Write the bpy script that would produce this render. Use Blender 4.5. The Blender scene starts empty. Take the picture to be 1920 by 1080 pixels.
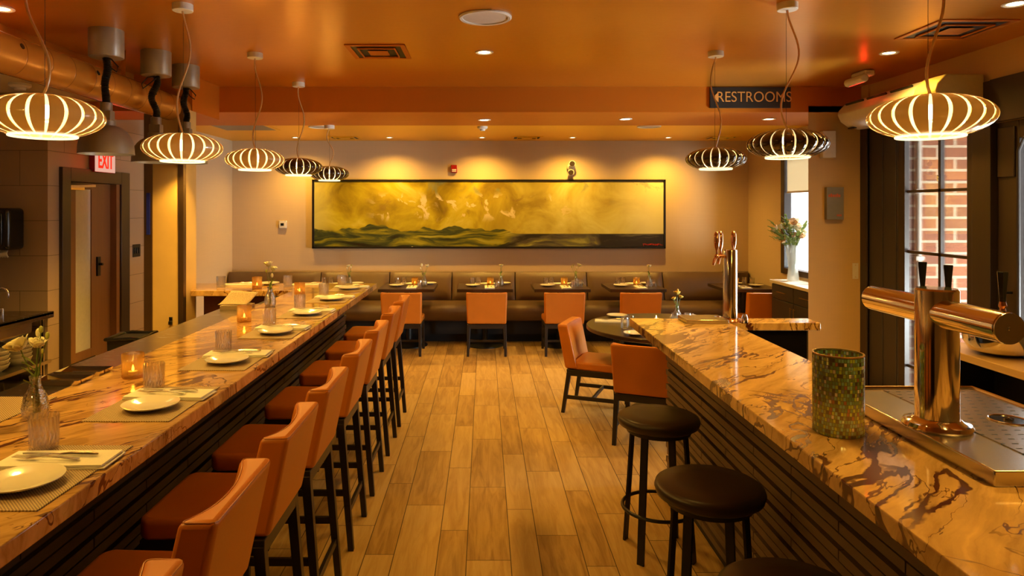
import bpy, bmesh, math, random
from mathutils import Vector, Matrix
random.seed(7)
R = math.radians
PI = math.pi
scene = bpy.context.scene
COL = scene.collection

# ------------------------------------------------------------------ camera, world, sun, exposure
cam_d = bpy.data.cameras.new('camera')
cam = bpy.data.objects.new('camera', cam_d)
COL.objects.link(cam)
cam.location = (0, 0, 1.8)
cam.rotation_euler = (R(90), 0, 0)
cam_d.sensor_width = 36
cam_d.lens = 24
cam_d.shift_x = (960 - 908) / 1920
cam_d.shift_y = -(540 - 390) / 1920
cam_d.clip_start = 0.05
scene.camera = cam

WARM = (1.0, 0.545, 0.085)
WARMER = (1.0, 0.60, 0.22)

world = bpy.data.worlds.new('world')
scene.world = world
world.use_nodes = True
bg = world.node_tree.nodes['Background']
bg.inputs['Color'].default_value = (0.95, 0.97, 1.0, 1)
bg.inputs['Strength'].default_value = 2.2

sun_d = bpy.data.lights.new('sun', 'SUN')
sun_d.energy = 14.0
sun_d.angle = R(2)
sun_d.color = (1, 0.95, 0.86)
sun = bpy.data.objects.new('sun', sun_d)
COL.objects.link(sun)
sun.location = (9, 0, 9)
sun.rotation_euler = Vector((-0.42, -0.10, -0.90)).to_track_quat('-Z', 'Y').to_euler()

# added disk lamp standing in for street daylight, low through the side windows
day_d = bpy.data.lights.new('daylight_fill_lamp', 'AREA')
day_d.shape = 'DISK'; day_d.size = 0.9; day_d.energy = 165; day_d.color = (0.84, 0.96, 1.0)
day = bpy.data.objects.new('daylight_fill_lamp', day_d)
COL.objects.link(day)
day.location = (5.35, 4.9, 0.6)
day.rotation_euler = (Vector((2.2, 9.75, 1.7)) - Vector((5.35, 4.9, 0.6))).to_track_quat('-Z', 'Y').to_euler()

vs = scene.view_settings
vs.view_transform = 'Standard'
vs.look = 'None'
vs.gamma = 1
vs.exposure = 1.25
vs.use_curve_mapping = False
cy = scene.cycles
cy.use_denoising = True
cy.max_bounces = 8
cy.diffuse_bounces = 4
cy.glossy_bounces = 4
cy.transmission_bounces = 6
cy.transparent_max_bounces = 16
cy.sample_clamp_indirect = 4.0
cy.sample_clamp_direct = 0.0
cy.caustics_reflective = False
cy.caustics_refractive = False

P_PENDANT = 20.0
P_DOWN = 34.0
P_WASH = 54.0
P_HEAT = 22.0

# ------------------------------------------------------------------ node helpers
class NG:
    def __init__(self, name):
        self.m = bpy.data.materials.new(name)
        self.m.use_nodes = True
        self.t = self.m.node_tree
        self.t.nodes.clear()
        self.out = self.t.nodes.new('ShaderNodeOutputMaterial')
    def n(self, typ, ins=None, **props):
        nd = self.t.nodes.new(typ)
        for k, v in props.items():
            setattr(nd, k, v)
        for k, v in (ins or {}).items():
            self.set(nd.inputs[k], v)
        return nd
    def set(self, sock, v):
        if hasattr(v, 'is_linked') or isinstance(v, bpy.types.NodeSocket):
            self.t.links.new(v, sock)
        elif isinstance(v, (tuple, list)) and len(v) == 3 and sock.type == 'RGBA':
            sock.default_value = (*v, 1)
        else:
            sock.default_value = v
    def m1(self, op, a, b=None, c=None, clamp=False):
        nd = self.t.nodes.new('ShaderNodeMath')
        nd.operation = op
        nd.use_clamp = clamp
        self.set(nd.inputs[0], a)
        if b is not None: self.set(nd.inputs[1], b)
        if c is not None: self.set(nd.inputs[2], c)
        return nd.outputs[0]
    def mix(self, fac, a, b, mode='MIX'):
        nd = self.t.nodes.new('ShaderNodeMix')
        nd.data_type = 'RGBA'
        nd.blend_type = mode
        self.set(nd.inputs[0], fac)
        self.set(nd.inputs[6], a)
        self.set(nd.inputs[7], b)
        return nd.outputs[2]
    def step(self, x, lo, hi):
        nd = self.t.nodes.new('ShaderNodeMapRange')
        nd.interpolation_type = 'SMOOTHSTEP'
        self.set(nd.inputs[0], x)
        self.set(nd.inputs[1], lo); self.set(nd.inputs[2], hi)
        nd.inputs[3].default_value = 0; nd.inputs[4].default_value = 1
        return nd.outputs[0]
    def ramp(self, fac, stops, interp='LINEAR'):
        nd = self.t.nodes.new('ShaderNodeValToRGB')
        cr = nd.color_ramp
        cr.interpolation = interp
        while len(cr.elements) < len(stops):
            cr.elements.new(0.5)
        for e, (p, c) in zip(cr.elements, stops):
            e.position = p
            e.color = (*c, 1)
        self.set(nd.inputs[0], fac)
        return nd.outputs[0]
    def coord(self, kind='Object'):
        return self.n('ShaderNodeTexCoord').outputs[kind]
    def mapping(self, vec, scale=(1, 1, 1), rot=(0, 0, 0), loc=(0, 0, 0)):
        nd = self.n('ShaderNodeMapping', {'Vector': vec})
        nd.inputs['Scale'].default_value = scale
        nd.inputs['Rotation'].default_value = rot
        nd.inputs['Location'].default_value = loc
        return nd.outputs[0]
    def noise(self, vec, scale, detail=4, rough=0.5, dist=0.0):
        nd = self.n('ShaderNodeTexNoise', {'Vector': vec, 'Scale': scale, 'Detail': detail, 'Roughness': rough, 'Distortion': dist})
        return nd.outputs[0]
    def sep(self, vec):
        nd = self.n('ShaderNodeSeparateXYZ', {'Vector': vec})
        return nd.outputs[0], nd.outputs[1], nd.outputs[2]
    def comb(self, x=0.0, y=0.0, z=0.0):
        return self.n('ShaderNodeCombineXYZ', {0: x, 1: y, 2: z}).outputs[0]
    def white(self, vec):
        nd = self.n('ShaderNodeTexWhiteNoise', {'Vector': vec})
        return nd.outputs['Value'], nd.outputs['Color']
    def bump(self, h, strength=0.2, dist=0.01):
        return self.n('ShaderNodeBump', {'Height': h, 'Strength': strength, 'Distance': dist}).outputs[0]
    def pbr(self, color, rough=0.5, metal=0.0, normal=None, **kw):
        b = self.n('ShaderNodeBsdfPrincipled')
        self.set(b.inputs['Base Color'], color)
        self.set(b.inputs['Roughness'], rough)
        self.set(b.inputs['Metallic'], metal)
        if normal is not None: self.set(b.inputs['Normal'], normal)
        for k, v in kw.items():
            self.set(b.inputs[k.replace('_', ' ')], v)
        return b.outputs[0]
    def done(self, shader):
        self.t.links.new(shader, self.out.inputs['Surface'])
        return self.m

def simple(name, color, rough=0.5, metal=0.0, var=0.08, nscale=30, bump=0.0, **kw):
    g = NG(name)
    c = g.coord()
    nz = g.noise(c, nscale, 3)
    lo = tuple(max(0, x * (1 - var)) for x in color)
    hi = tuple(min(1, x * (1 + var)) for x in color)
    colr = g.mix(nz, lo, hi)
    nrm = g.bump(nz, bump, 0.004) if bump else None
    return g.done(g.pbr(colr, rough, metal, nrm, **kw))

def emissive(name, color, strength, transp=0.0):
    g = NG(name)
    e = g.n('ShaderNodeEmission', {'Color': color, 'Strength': strength}).outputs[0]
    if transp:
        t = g.n('ShaderNodeBsdfTransparent').outputs[0]
        mx = g.n('ShaderNodeMixShader', {0: transp, 1: e, 2: t})
        return g.done(mx.outputs[0])
    return g.done(e)

def clear_glass(name, tint=(1, 1, 1), gl=0.35, bumpk=None, rough=0.02, extra=0.0):
    """thin glass: mostly see-through with fresnel reflection and a share of real refraction"""
    g = NG(name)
    nrm = None
    if bumpk:
        v = g.n('ShaderNodeTexVoronoi', {'Vector': g.mapping(g.coord(), bumpk), 'Scale': 1.0}).outputs['Distance']
        nrm = g.bump(v, 0.45, 0.006)
    t = g.n('ShaderNodeBsdfTransparent', {'Color': tint}).outputs[0]
    gs = g.n('ShaderNodeBsdfGlossy', {'Roughness': rough, 'Color': (1, 1, 1, 1)})
    rf = g.n('ShaderNodeBsdfGlass', {'Color': tint, 'Roughness': rough, 'IOR': 1.25})
    lw = g.n('ShaderNodeLayerWeight', {'Blend': 0.25})
    if nrm is not None:
        for q in (gs, rf, lw): g.set(q.inputs['Normal'], nrm)
    body = g.n('ShaderNodeMixShader', {0: gl, 1: t, 2: rf.outputs[0]}).outputs[0]
    fac = g.m1('ADD', g.m1('MULTIPLY', lw.outputs['Fresnel'], 0.75), 0.03 + extra, clamp=True)
    return g.done(g.n('ShaderNodeMixShader', {0: fac, 1: body, 2: gs.outputs[0]}).outputs[0])

M = {}
# ---- setting materials
def mk_ceiling(name, col, rough):
    g = NG(name)
    c = g.coord()
    nz = g.noise(c, 1.2, 3)
    nf = g.noise(g.mapping(c, (6, 40, 1)), 2.0, 4)
    colr = g.mix(g.m1('MULTIPLY', nz, 0.5), col, tuple(min(1, x * 1.25) for x in col))
    rg = g.m1('ADD', rough, g.m1('MULTIPLY', nf, 0.10))
    return g.done(g.pbr(colr, rg, 0.55, g.bump(nf, 0.05, 0.01), Specular_IOR_Level=0.3))
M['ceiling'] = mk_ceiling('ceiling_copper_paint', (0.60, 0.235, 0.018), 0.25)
M['rear_ceiling'] = mk_ceiling('ceiling_paint_lit', (0.88, 0.50, 0.03), 0.40)  # same ceiling paint, with the downlights' brightness put into the colour
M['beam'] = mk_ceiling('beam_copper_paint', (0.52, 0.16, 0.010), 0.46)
M['kitchen_ceiling'] = simple('kitchen_ceiling_paint', (0.55, 0.48, 0.38), 0.7)

def mk_linen(name, col):
    g = NG(name)
    c = g.coord()
    a = g.noise(g.mapping(c, (3, 3, 160)), 1.0, 3)
    b = g.noise(g.mapping(c, (160, 160, 3)), 1.0, 3)
    w = g.m1('ADD', g.m1('MULTIPLY', a, 0.5), g.m1('MULTIPLY', b, 0.5))
    big = g.noise(c, 0.9, 3)
    f = g.m1('ADD', g.m1('MULTIPLY', w, 0.7), g.m1('MULTIPLY', big, 0.3))
    colr = g.mix(f, tuple(x * 0.86 for x in col), tuple(min(1, x * 1.12) for x in col))
    return g.done(g.pbr(colr, 0.62, 0.0, g.bump(w, 0.08, 0.002)))
M['linen'] = mk_linen('linen_wallpaper', (0.62, 0.47, 0.29))
M['column_paint'] = mk_linen('column_wallpaper', (0.62, 0.40, 0.16))

def mk_tile(name, col, sx=0.9, sz=0.29):
    g = NG(name)
    x, y, z = g.sep(g.coord())
    u = g.m1('ADD', x, y)
    v = g.comb(u, g.m1('ADD', z, 0.045), 0.0)
    br = g.n('ShaderNodeTexBrick', {'Vector': v, 'Color1': col, 'Color2': tuple(c * 0.93 for c in col), 'Mortar': tuple(c * 0.4 for c in col),
             'Scale': 1.0, 'Mortar Size': 0.003, 'Mortar Smooth': 0.2, 'Brick Width': sx, 'Row Height': sz}, offset=0.5)
    return g.done(g.pbr(br.outputs[0], 0.45, 0.0, g.bump(br.outputs[1], 0.3, -0.003)))
M['tile'] = mk_tile('wall_tile', (0.40, 0.29, 0.20))

def mk_floor():
    g = NG('plank_tile_floor')
    x, y, z = g.sep(g.coord())
    per, fw = 0.378, 0.6
    u = g.m1('DIVIDE', g.m1('ADD', x, 0.0913), per)
    fl = g.m1('FLOOR', u)
    fr = g.m1('SUBTRACT', u, fl)
    nar = g.m1('GREATER_THAN', fr, fw)
    cid = g.m1('ADD', g.m1('MULTIPLY', fl, 2.0), nar)
    # distance to a column edge (metres)
    lin = g.m1('MULTIPLY', g.m1('MINIMUM', g.m1('MINIMUM', fr, g.m1('SUBTRACT', 1.0, fr)), g.m1('ABSOLUTE', g.m1('SUBTRACT', fr, fw))), per)
    off = g.m1('FRACT', g.m1('ADD', g.m1('MULTIPLY', cid, 0.3547), 0.184))
    v = g.m1('ADD', g.m1('DIVIDE', y, 0.914), off)
    vf = g.m1('FLOOR', v)
    vr = g.m1('SUBTRACT', v, vf)
    liny = g.m1('MULTIPLY', g.m1('MINIMUM', vr, g.m1('SUBTRACT', 1.0, vr)), 0.914)
    d = g.m1('MINIMUM', lin, liny)
    grout = g.m1('SUBTRACT', 1.0, g.step(d, 0.0014, 0.0030))
    rnd, rcol = g.white(g.comb(cid, vf, 3.1))
    vec = g.comb(g.m1('ADD', x, g.m1('MULTIPLY', rnd, 7.0)), g.m1('ADD', y, g.m1('MULTIPLY', rnd, 13.0)), rnd)
    gr = g.noise(g.mapping(vec, (9, 0.9, 1)), 2.2, 6, 0.6, 1.1)
    fine = g.noise(g.mapping(vec, (90, 3, 1)), 2.0, 3, 0.6)
    kn = g.n('ShaderNodeTexVoronoi', {'Vector': g.mapping(vec, (5.0, 2.0, 1)), 'Scale': 1.0}).outputs['Distance']
    knot = g.m1('SUBTRACT', 1.0, g.step(kn, 0.02, 0.085))
    tone = g.m1('ADD', g.m1('MULTIPLY', g.step(gr, 0.25, 0.75), 0.42), g.m1('ADD', g.m1('MULTIPLY', rnd, 0.34), g.m1('MULTIPLY', fine, 0.24)))
    col = g.ramp(tone, [(0.15, (0.27, 0.145, 0.04)), (0.42, (0.43, 0.265, 0.085)), (0.66, (0.53, 0.35, 0.13)), (0.92, (0.60, 0.42, 0.18))])
    col = g.mix(g.m1('MULTIPLY', knot, 0.55), col, (0.20, 0.10, 0.04))
    col = g.mix(grout, col, (0.045, 0.022, 0.01))
    rough = g.m1('ADD', 0.44, g.m1('MULTIPLY', gr, 0.14))
    h = g.m1('SUBTRACT', g.m1('MULTIPLY', gr, 0.15), grout)
    return g.done(g.pbr(col, rough, 0.0, g.bump(h, 0.25, 0.002), Specular_IOR_Level=0.38))
M['floor'] = mk_floor()

def mk_marble(name, base1, base2, seed=0.0, ang=45.0, amount=1.0):
    g = NG(name)
    c = g.mapping(g.coord(), (1, 1, 1), (0, 0, R(-ang)), (seed, seed * 0.7, seed))
    warp = g.n('ShaderNodeTexNoise', {'Vector': c, 'Scale': 2.0, 'Detail': 5.0, 'Roughness': 0.6}).outputs[1]
    cw = g.n('ShaderNodeMix', {0: 0.13, 4: c, 5: warp}, data_type='VECTOR').outputs[1]
    thick = g.step(g.noise(cw, 2.2, 4, 0.6), 0.46, 0.70)
    def ridge(v, sc, w0, w1, det=4):
        nz = g.noise(v, sc, det, 0.55, 0.5)
        a = g.m1('ABSOLUTE', g.m1('SUBTRACT', nz, 0.5))
        w = g.m1('ADD', w0, g.m1('MULTIPLY', thick, w1))
        return g.m1('SUBTRACT', 1.0, g.step(a, g.m1('MULTIPLY', w, 0.45), w))
    s1 = g.mapping(cw, (0.7, 2.6, 1.2))
    s2 = g.mapping(cw, (0.9, 3.4, 1.2), (0, 0, 0), (3, 1, 2))
    s3 = g.mapping(cw, (2.2, 0.9, 1.2), (0, 0, 0), (7, 4, 1))
    p1 = g.step(g.noise(cw, 1.1, 3), 0.40, 0.50)
    p2 = g.step(g.noise(g.mapping(cw, (1, 1, 1), (0, 0, 0), (9, 2, 5)), 1.3, 3), 0.42, 0.52)
    p3 = g.step(g.noise(g.mapping(cw, (1, 1, 1), (0, 0, 0), (2, 8, 3)), 1.7, 3), 0.55, 0.62)
    v1 = g.m1('MULTIPLY', ridge(s1, 1.7, 0.005, 0.034), p1)
    v2 = g.m1('MULTIPLY', g.m1('MULTIPLY', ridge(s2, 2.4, 0.005, 0.010), p2), 0.85)
    v3 = g.m1('MULTIPLY', ridge(s3, 2.0, 0.006, 0.030), p3)
    veins = g.m1('MULTIPLY', g.m1('MAXIMUM', v1, g.m1('MAXIMUM', v2, v3)), amount)
    streak = g.noise(g.mapping(cw, (1.0, 9.0, 3.0)), 2.2, 7, 0.65, 0.6)
    cl = g.noise(cw, 1.8, 5, 0.6)
    tone = g.m1('ADD', g.m1('MULTIPLY', streak, 0.6), g.m1('MULTIPLY', cl, 0.4))
    col = g.ramp(tone, [(0.37, base2), (0.50, base1), (0.62, tuple(min(1, x * 1.3) for x in base1))])
    col = g.mix(veins, col, (0.085, 0.020, 0.005))
    return g.done(g.pbr(col, g.m1('ADD', 0.09, g.m1('MULTIPLY', veins, 0.12)), 0.0, None, Specular_IOR_Level=0.55, Coat_Weight=0.2, Coat_Roughness=0.08))
M['marble'] = mk_marble('gold_veined_marble', (0.50, 0.30, 0.105), (0.25, 0.12, 0.032), 11.7, 42.0)
M['marble_bar'] = mk_marble('gold_veined_marble_bar', (0.62, 0.39, 0.15), (0.38, 0.20, 0.06), 5.3, 48.0)

def mk_wood(name, c1, c2, rough=0.45, axis=1, sc=1.0):
    g = NG(name)
    s = [14, 14, 14]; s[axis] = 0.8
    nz = g.noise(g.mapping(g.coord(), tuple(a * sc for a in s)), 1.6, 5, 0.6, 0.8)
    return g.done(g.pbr(g.mix(nz, c1, c2), rough, 0.0, g.bump(nz, 0.08, 0.002)))
M['slat'] = mk_wood('dark_slat_wood', (0.010, 0.006, 0.003), (0.034, 0.019, 0.010), 0.45)
M['slat_bar'] = mk_wood('brown_slat_wood', (0.075, 0.046, 0.027), (0.16, 0.10, 0.06), 0.5)
M['slat_back'] = simple('black_backing', (0.006, 0.005, 0.004), 0.7)
M['dark_trim'] = mk_wood('dark_brown_trim', (0.028, 0.017, 0.012), (0.042, 0.026, 0.018), 0.38, 2)
M['grey_trim'] = mk_wood('dark_grey_panelling', (0.030, 0.024, 0.022), (0.040, 0.032, 0.030), 0.4, 2)
M['red_wood'] = mk_wood('reddish_wood', (0.10, 0.022, 0.008), (0.16, 0.04, 0.014), 0.5, 2)
M['door_wood'] = mk_wood('door_wood', (0.16, 0.07, 0.025), (0.24, 0.115, 0.045), 0.45, 2)
M['table_wood'] = mk_wood('dark_table_wood', (0.022, 0.011, 0.006), (0.05, 0.026, 0.014), 0.28, 0)
M['leg_wood'] = mk_wood('espresso_leg_wood', (0.008, 0.005, 0.004), (0.018, 0.011, 0.008), 0.4, 2)
M['light_edge'] = mk_wood('honey_counter_wood', (0.42, 0.26, 0.11), (0.56, 0.36, 0.17), 0.25, 1)

def mk_leather(name, col, rough=0.38):
    g = NG(name)
    c = g.coord()
    cells = g.n('ShaderNodeTexVoronoi', {'Vector': c, 'Scale': 260.0}).outputs['Distance']
    big = g.noise(c, 5.0, 4)
    colr = g.mix(big, tuple(x * 0.82 for x in col), tuple(min(1, x * 1.15) for x in col))
    return g.done(g.pbr(colr, g.m1('ADD', rough - 0.05, g.m1('MULTIPLY', big, 0.12)), 0.0, g.bump(cells, 0.07, 0.001), Specular_IOR_Level=0.5))
M['leather'] = mk_leather('cognac_leather', (0.54, 0.165, 0.012), 0.42)
M['piping'] = mk_leather('cognac_piping', (0.42, 0.14, 0.03), 0.4)
M['bench_leather'] = mk_leather('taupe_bench_leather', (0.115, 0.068, 0.038), 0.40)
M['black_leather'] = mk_leather('black_stool_leather', (0.030, 0.019, 0.013), 0.36)

M['black_metal'] = simple('black_metal', (0.010, 0.009, 0.008), 0.42, 0.3)
M['steel'] = simple('polished_steel', (0.80, 0.76, 0.70), 0.10, 1.0, 0.03)
def mk_brushed(name, col, rough):
    g = NG(name)
    nz = g.noise(g.mapping(g.coord(), (4, 60, 60)), 2.0, 4)
    sm = g.noise(g.coord(), 3.0, 3)
    return g.done(g.pbr(g.mix(sm, tuple(c * 0.85 for c in col), col), g.m1('ADD', rough, g.m1('MULTIPLY', nz, 0.05)), 1.0))
M['brushed'] = mk_brushed('brushed_steel', (0.62, 0.58, 0.54), 0.22)
M['strip_stone'] = mk_brushed('worn_steel_top', (0.34, 0.29, 0.25), 0.24)
M['guard_steel'] = simple('brown_guard_steel', (0.20, 0.13, 0.08), 0.32, 0.9, 0.1, 8)
M['lamp_grey'] = simple('grey_lamp_paint', (0.24, 0.21, 0.18), 0.38, 0.35)
M['can_grey'] = simple('grey_canister_paint', (0.30, 0.26, 0.22), 0.32, 0.2)
M['pale_stone'] = simple('pale_stone_top', (0.74, 0.66, 0.54), 0.25, 0, 0.08, 12)
M['cutlery'] = simple('stainless_cutlery', (0.88, 0.85, 0.80), 0.20, 1.0, 0.03)
M['rubber'] = simple('black_rubber', (0.008, 0.007, 0.006), 0.5)
M['copper'] = simple('copper_metal', (0.78, 0.42, 0.24), 0.16, 1.0, 0.05)
M['brass'] = simple('aged_brass', (0.62, 0.42, 0.18), 0.28, 1.0)
M['white_plastic'] = simple('white_plastic', (0.74, 0.70, 0.64), 0.4)
M['cream_plastic'] = simple('cream_plastic', (0.70, 0.62, 0.48), 0.45)
M['grille'] = simple('speaker_grille', (0.60, 0.54, 0.47), 0.7)
M['red_plastic'] = simple('red_plastic', (0.36, 0.008, 0.006), 0.35)
M['black_plastic'] = simple('black_plastic', (0.008, 0.008, 0.008), 0.18)
M['china'] = simple('white_china', (0.78, 0.74, 0.66), 0.10, 0.0, 0.02, Coat_Weight=0.4)
M['stoneware'] = simple('grey_stoneware', (0.46, 0.41, 0.35), 0.35)
M['napkin'] = simple('white_linen_napkin', (0.80, 0.77, 0.70), 0.85, 0.0, 0.05, 200, 0.1)
def mk_paper():
    g = NG('printed_menu_paper')
    x, y, z = g.sep(g.coord('Generated'))
    row = g.m1('GREATER_THAN', g.m1('SINE', g.m1('MULTIPLY', y, 2 * PI * 16)), 0.1)
    wd = g.m1('GREATER_THAN', g.noise(g.comb(g.m1('MULTIPLY', x, 26.0), g.m1('FLOOR', g.m1('MULTIPLY', y, 16.0)), 0.0), 1.0, 2), 0.47)
    ink = g.m1('MULTIPLY', g.m1('MULTIPLY', row, wd), 0.5)
    return g.done(g.pbr(g.mix(ink, (0.40, 0.29, 0.17), (0.08, 0.05, 0.03)), 0.85))
M['paper'] = mk_paper()
def mk_duct():
    g = NG('copper_painted_duct')
    x, y, z = g.sep(g.coord())
    k = g.m1('FRACT', g.m1('DIVIDE', g.m1('ADD', y, g.m1('MULTIPLY', x, 0.15)), 0.23))
    ln = g.m1('SUBTRACT', 1.0, g.step(g.m1('ABSOLUTE', g.m1('SUBTRACT', k, 0.5)), 0.008, 0.022))
    nz = g.noise(g.coord(), 6, 3)
    col = g.mix(g.m1('MULTIPLY', ln, 0.55), g.mix(nz, (0.46, 0.17, 0.02), (0.55, 0.23, 0.03)), (0.12, 0.04, 0.005))
    return g.done(g.pbr(col, 0.27, 0.25, g.bump(ln, 0.5, 0.003)))
M['duct'] = mk_duct()
M['canopy_white'] = simple('white_canopy', (0.74, 0.70, 0.64), 0.35)
M['shade_pale'] = simple('smoky_shade_gloss', (0.42, 0.31, 0.21), 0.16, 0.15, Coat_Weight=0.6)
def mk_pale():
    g = NG('smoky_translucent_shade')
    d = g.pbr((0.34, 0.23, 0.13), 0.16, 0.0, None, Coat_Weight=0.5)
    t = g.n('ShaderNodeBsdfTranslucent', {'Color': (0.30, 0.19, 0.09, 1)}).outputs[0]
    return g.done(g.n('ShaderNodeMixShader', {0: 0.035, 1: d, 2: t}).outputs[0])
M['shade_pale'] = mk_pale()
M['shade_dark_refl'] = simple('dark_reflection_gloss', (0.035, 0.018, 0.010), 0.12, 0.2, Coat_Weight=0.8)  # same shade, coloured dark in place of dim reflections
M['glow_strip'] = emissive('glowing_acrylic', (1.0, 0.74, 0.34, 1), 1.4, 0.5)
M['glow_strip_soft'] = emissive('glowing_acrylic_soft', (1.0, 0.66, 0.30, 1), 0.85, 0.5)
M['bulb'] = emissive('frosted_bulb', (1.0, 0.66, 0.28, 1), 6.0)
M['led'] = emissive('downlight_lens', (1.0, 0.70, 0.34, 1), 14.0)
M['led_dim'] = emissive('downlight_lens_dim', (1.0, 0.70, 0.34, 1), 5.0)
M['flame'] = emissive('candle_flame', (1.0, 0.62, 0.22, 1), 14.0)
M['red_glow'] = emissive('red_indicator', (1.0, 0.05, 0.02, 1), 0.8)
M['cable'] = simple('amber_clear_cable', (0.56, 0.36, 0.15), 0.2, 0, 0.1, 60, Subsurface_Weight=0.3)
M['wax'] = simple('white_wax', (0.75, 0.68, 0.55), 0.5)
M['glass'] = clear_glass('clear_glass', (0.97, 0.97, 0.96), 0.22, None, 0.01, 0.05)
def mk_cut():
    g = NG('cut_crystal')
    x, y, z = g.sep(g.coord())
    a = g.m1('ARCTAN2', y, x)
    fl = g.m1('ABSOLUTE', g.m1('SINE', g.m1('ADD', g.m1('MULTIPLY', a, 9.0), g.m1('MULTIPLY', z, 30.0))))
    f2 = g.m1('ABSOLUTE', g.m1('SINE', g.m1('SUBTRACT', g.m1('MULTIPLY', a, 9.0), g.m1('MULTIPLY', z, 90.0))))
    low = g.m1('SUBTRACT', 1.0, g.step(z, 0.03, 0.07))
    h = g.m1('ADD', fl, g.m1('MULTIPLY', f2, low))
    nrm = g.bump(h, 0.9, 0.0035)
    gl = g.n('ShaderNodeBsdfGlass', {'Color': (0.99, 0.98, 0.96, 1), 'Roughness': 0.03, 'IOR': 1.42, 'Normal': nrm}).outputs[0]
    gs = g.n('ShaderNodeBsdfGlossy', {'Roughness': 0.08, 'Normal': nrm}).outputs[0]
    tr = g.n('ShaderNodeBsdfTransparent', {'Color': (0.98, 0.97, 0.95, 1)}).outputs[0]
    b = g.n('ShaderNodeMixShader', {0: 0.58, 1: gl, 2: tr}).outputs[0]
    return g.done(g.n('ShaderNodeMixShader', {0: 0.07, 1: b, 2: gs}).outputs[0])
M['cut_glass'] = mk_cut()
M['hammered'] = clear_glass('hammered_glass', (0.95, 0.97, 0.94), 0.40, (120, 120, 120), 0.02, 0.12)
def mk_backlit():
    g = NG('backlit_vase_glass')  # clear vase glass whitened, so its backlit glow sits in the colour
    t = g.n('ShaderNodeBsdfTransparent', {'Color': (0.96, 0.97, 0.95, 1)}).outputs[0]
    tl = g.n('ShaderNodeBsdfTranslucent', {'Color': (0.92, 0.93, 0.90, 1)}).outputs[0]
    gs = g.n('ShaderNodeBsdfGlossy', {'Roughness': 0.05}).outputs[0]
    b = g.n('ShaderNodeMixShader', {0: 0.45, 1: t, 2: tl}).outputs[0]
    return g.done(g.n('ShaderNodeMixShader', {0: 0.08, 1: b, 2: gs}).outputs[0])
M['backlit_glass'] = mk_backlit()
M['pane'] = clear_glass('window_pane', (0.97, 0.98, 0.98), 0.0, None, 0.0, 0.0)

def mk_amber():
    g = NG('amber_ribbed_glass')
    x, y, z = g.sep(g.coord())
    a = g.m1('MULTIPLY', g.m1('ARCTAN2', y, x), 42 / (2 * PI) * 2 * PI)
    h = g.m1('MULTIPLY', g.m1('SINE', g.m1('MULTIPLY', a, 1.0)), g.m1('SINE', g.m1('MULTIPLY', z, 900.0)))
    nrm = g.bump(h, 0.5, 0.004)
    t = g.n('ShaderNodeBsdfTransparent', {'Color': (0.80, 0.58, 0.24, 1)}).outputs[0]
    tl = g.n('ShaderNodeBsdfTranslucent', {'Color': (0.60, 0.40, 0.10, 1), 'Normal': nrm}).outputs[0]
    gs = g.n('ShaderNodeBsdfGlossy', {'Roughness': 0.08, 'Normal': nrm}).outputs[0]
    b = g.n('ShaderNodeMixShader', {0: 0.24, 1: t, 2: tl}).outputs[0]
    return g.done(g.n('ShaderNodeMixShader', {0: 0.09, 1: b, 2: gs}).outputs[0])
M['amber'] = mk_amber()

def mk_mosaic():
    g = NG('green_mosaic_glass')
    x, y, z = g.sep(g.coord())
    rows, cols = 0.0120, 56.0
    v = g.m1('DIVIDE', z, rows)
    vf = g.m1('FLOOR', v)
    u = g.m1('ADD', g.m1('MULTIPLY', g.m1('ADD', g.m1('DIVIDE', g.m1('ARCTAN2', y, x), 2 * PI), 0.5), cols), g.m1('MULTIPLY', g.white(g.comb(vf, 0, 0))[0], 3.0))
    uf = g.m1('FLOOR', u)
    rnd, _ = g.white(g.comb(uf, vf, 1.0))
    col = g.ramp(rnd, [(0, (0.015, 0.015, 0.01)), (0.10, (0.07, 0.13, 0.02)), (0.28, (0.26, 0.32, 0.02)), (0.45, (0.05, 0.15, 0.06)),
                       (0.60, (0.12, 0.26, 0.18)), (0.74, (0.17, 0.22, 0.03)), (0.84, (0.10, 0.11, 0.15)), (0.90, (0.46, 0.40, 0.28)), (0.96, (0.20, 0.05, 0.02))], 'CONSTANT')
    fu = g.m1('FRACT', u); fv = g.m1('FRACT', v)
    e = g.m1('MINIMUM', g.m1('MINIMUM', fu, g.m1('SUBTRACT', 1.0, fu)), g.m1('MULTIPLY', g.m1('MINIMUM', fv, g.m1('SUBTRACT', 1.0, fv)), 1.4))
    gr = g.m1('SUBTRACT', 1.0, g.step(e, 0.05, 0.14))
    col = g.mix(gr, col, (0.03, 0.028, 0.02))
    d = g.pbr(col, 0.18, 0.0, g.bump(gr, 0.3, -0.002))
    tl = g.n('ShaderNodeBsdfTranslucent', {'Color': g.mix(0.45, col, (0.8, 0.5, 0.15))}).outputs[0]
    tp = g.n('ShaderNodeBsdfTransparent', {'Color': g.mix(0.5, col, (1, 0.9, 0.6))}).outputs[0]
    b = g.n('ShaderNodeMixShader', {0: 0.26, 1: d, 2: tl}).outputs[0]
    return g.done(g.n('ShaderNodeMixShader', {0: g.m1('MULTIPLY', g.m1('SUBTRACT', 1.0, gr), 0.13), 1: b, 2: tp}).outputs[0])
M['mosaic'] = mk_mosaic()

def mk_placemat():
    g = NG('woven_placemat')
    x, y, z = g.sep(g.coord())
    f = 2 * PI / 0.0085
    a = g.m1('SINE', g.m1('MULTIPLY', x, f))
    b = g.m1('SINE', g.m1('MULTIPLY', y, f))
    h = g.m1('MULTIPLY', a, b)
    col = g.mix(g.step(h, -0.35, 0.35), (0.50, 0.37, 0.20), (0.13, 0.075, 0.035))
    return g.done(g.pbr(col, 0.6, 0.0, g.bump(h, 0.4, 0.002)))
M['placemat'] = mk_placemat()

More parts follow.
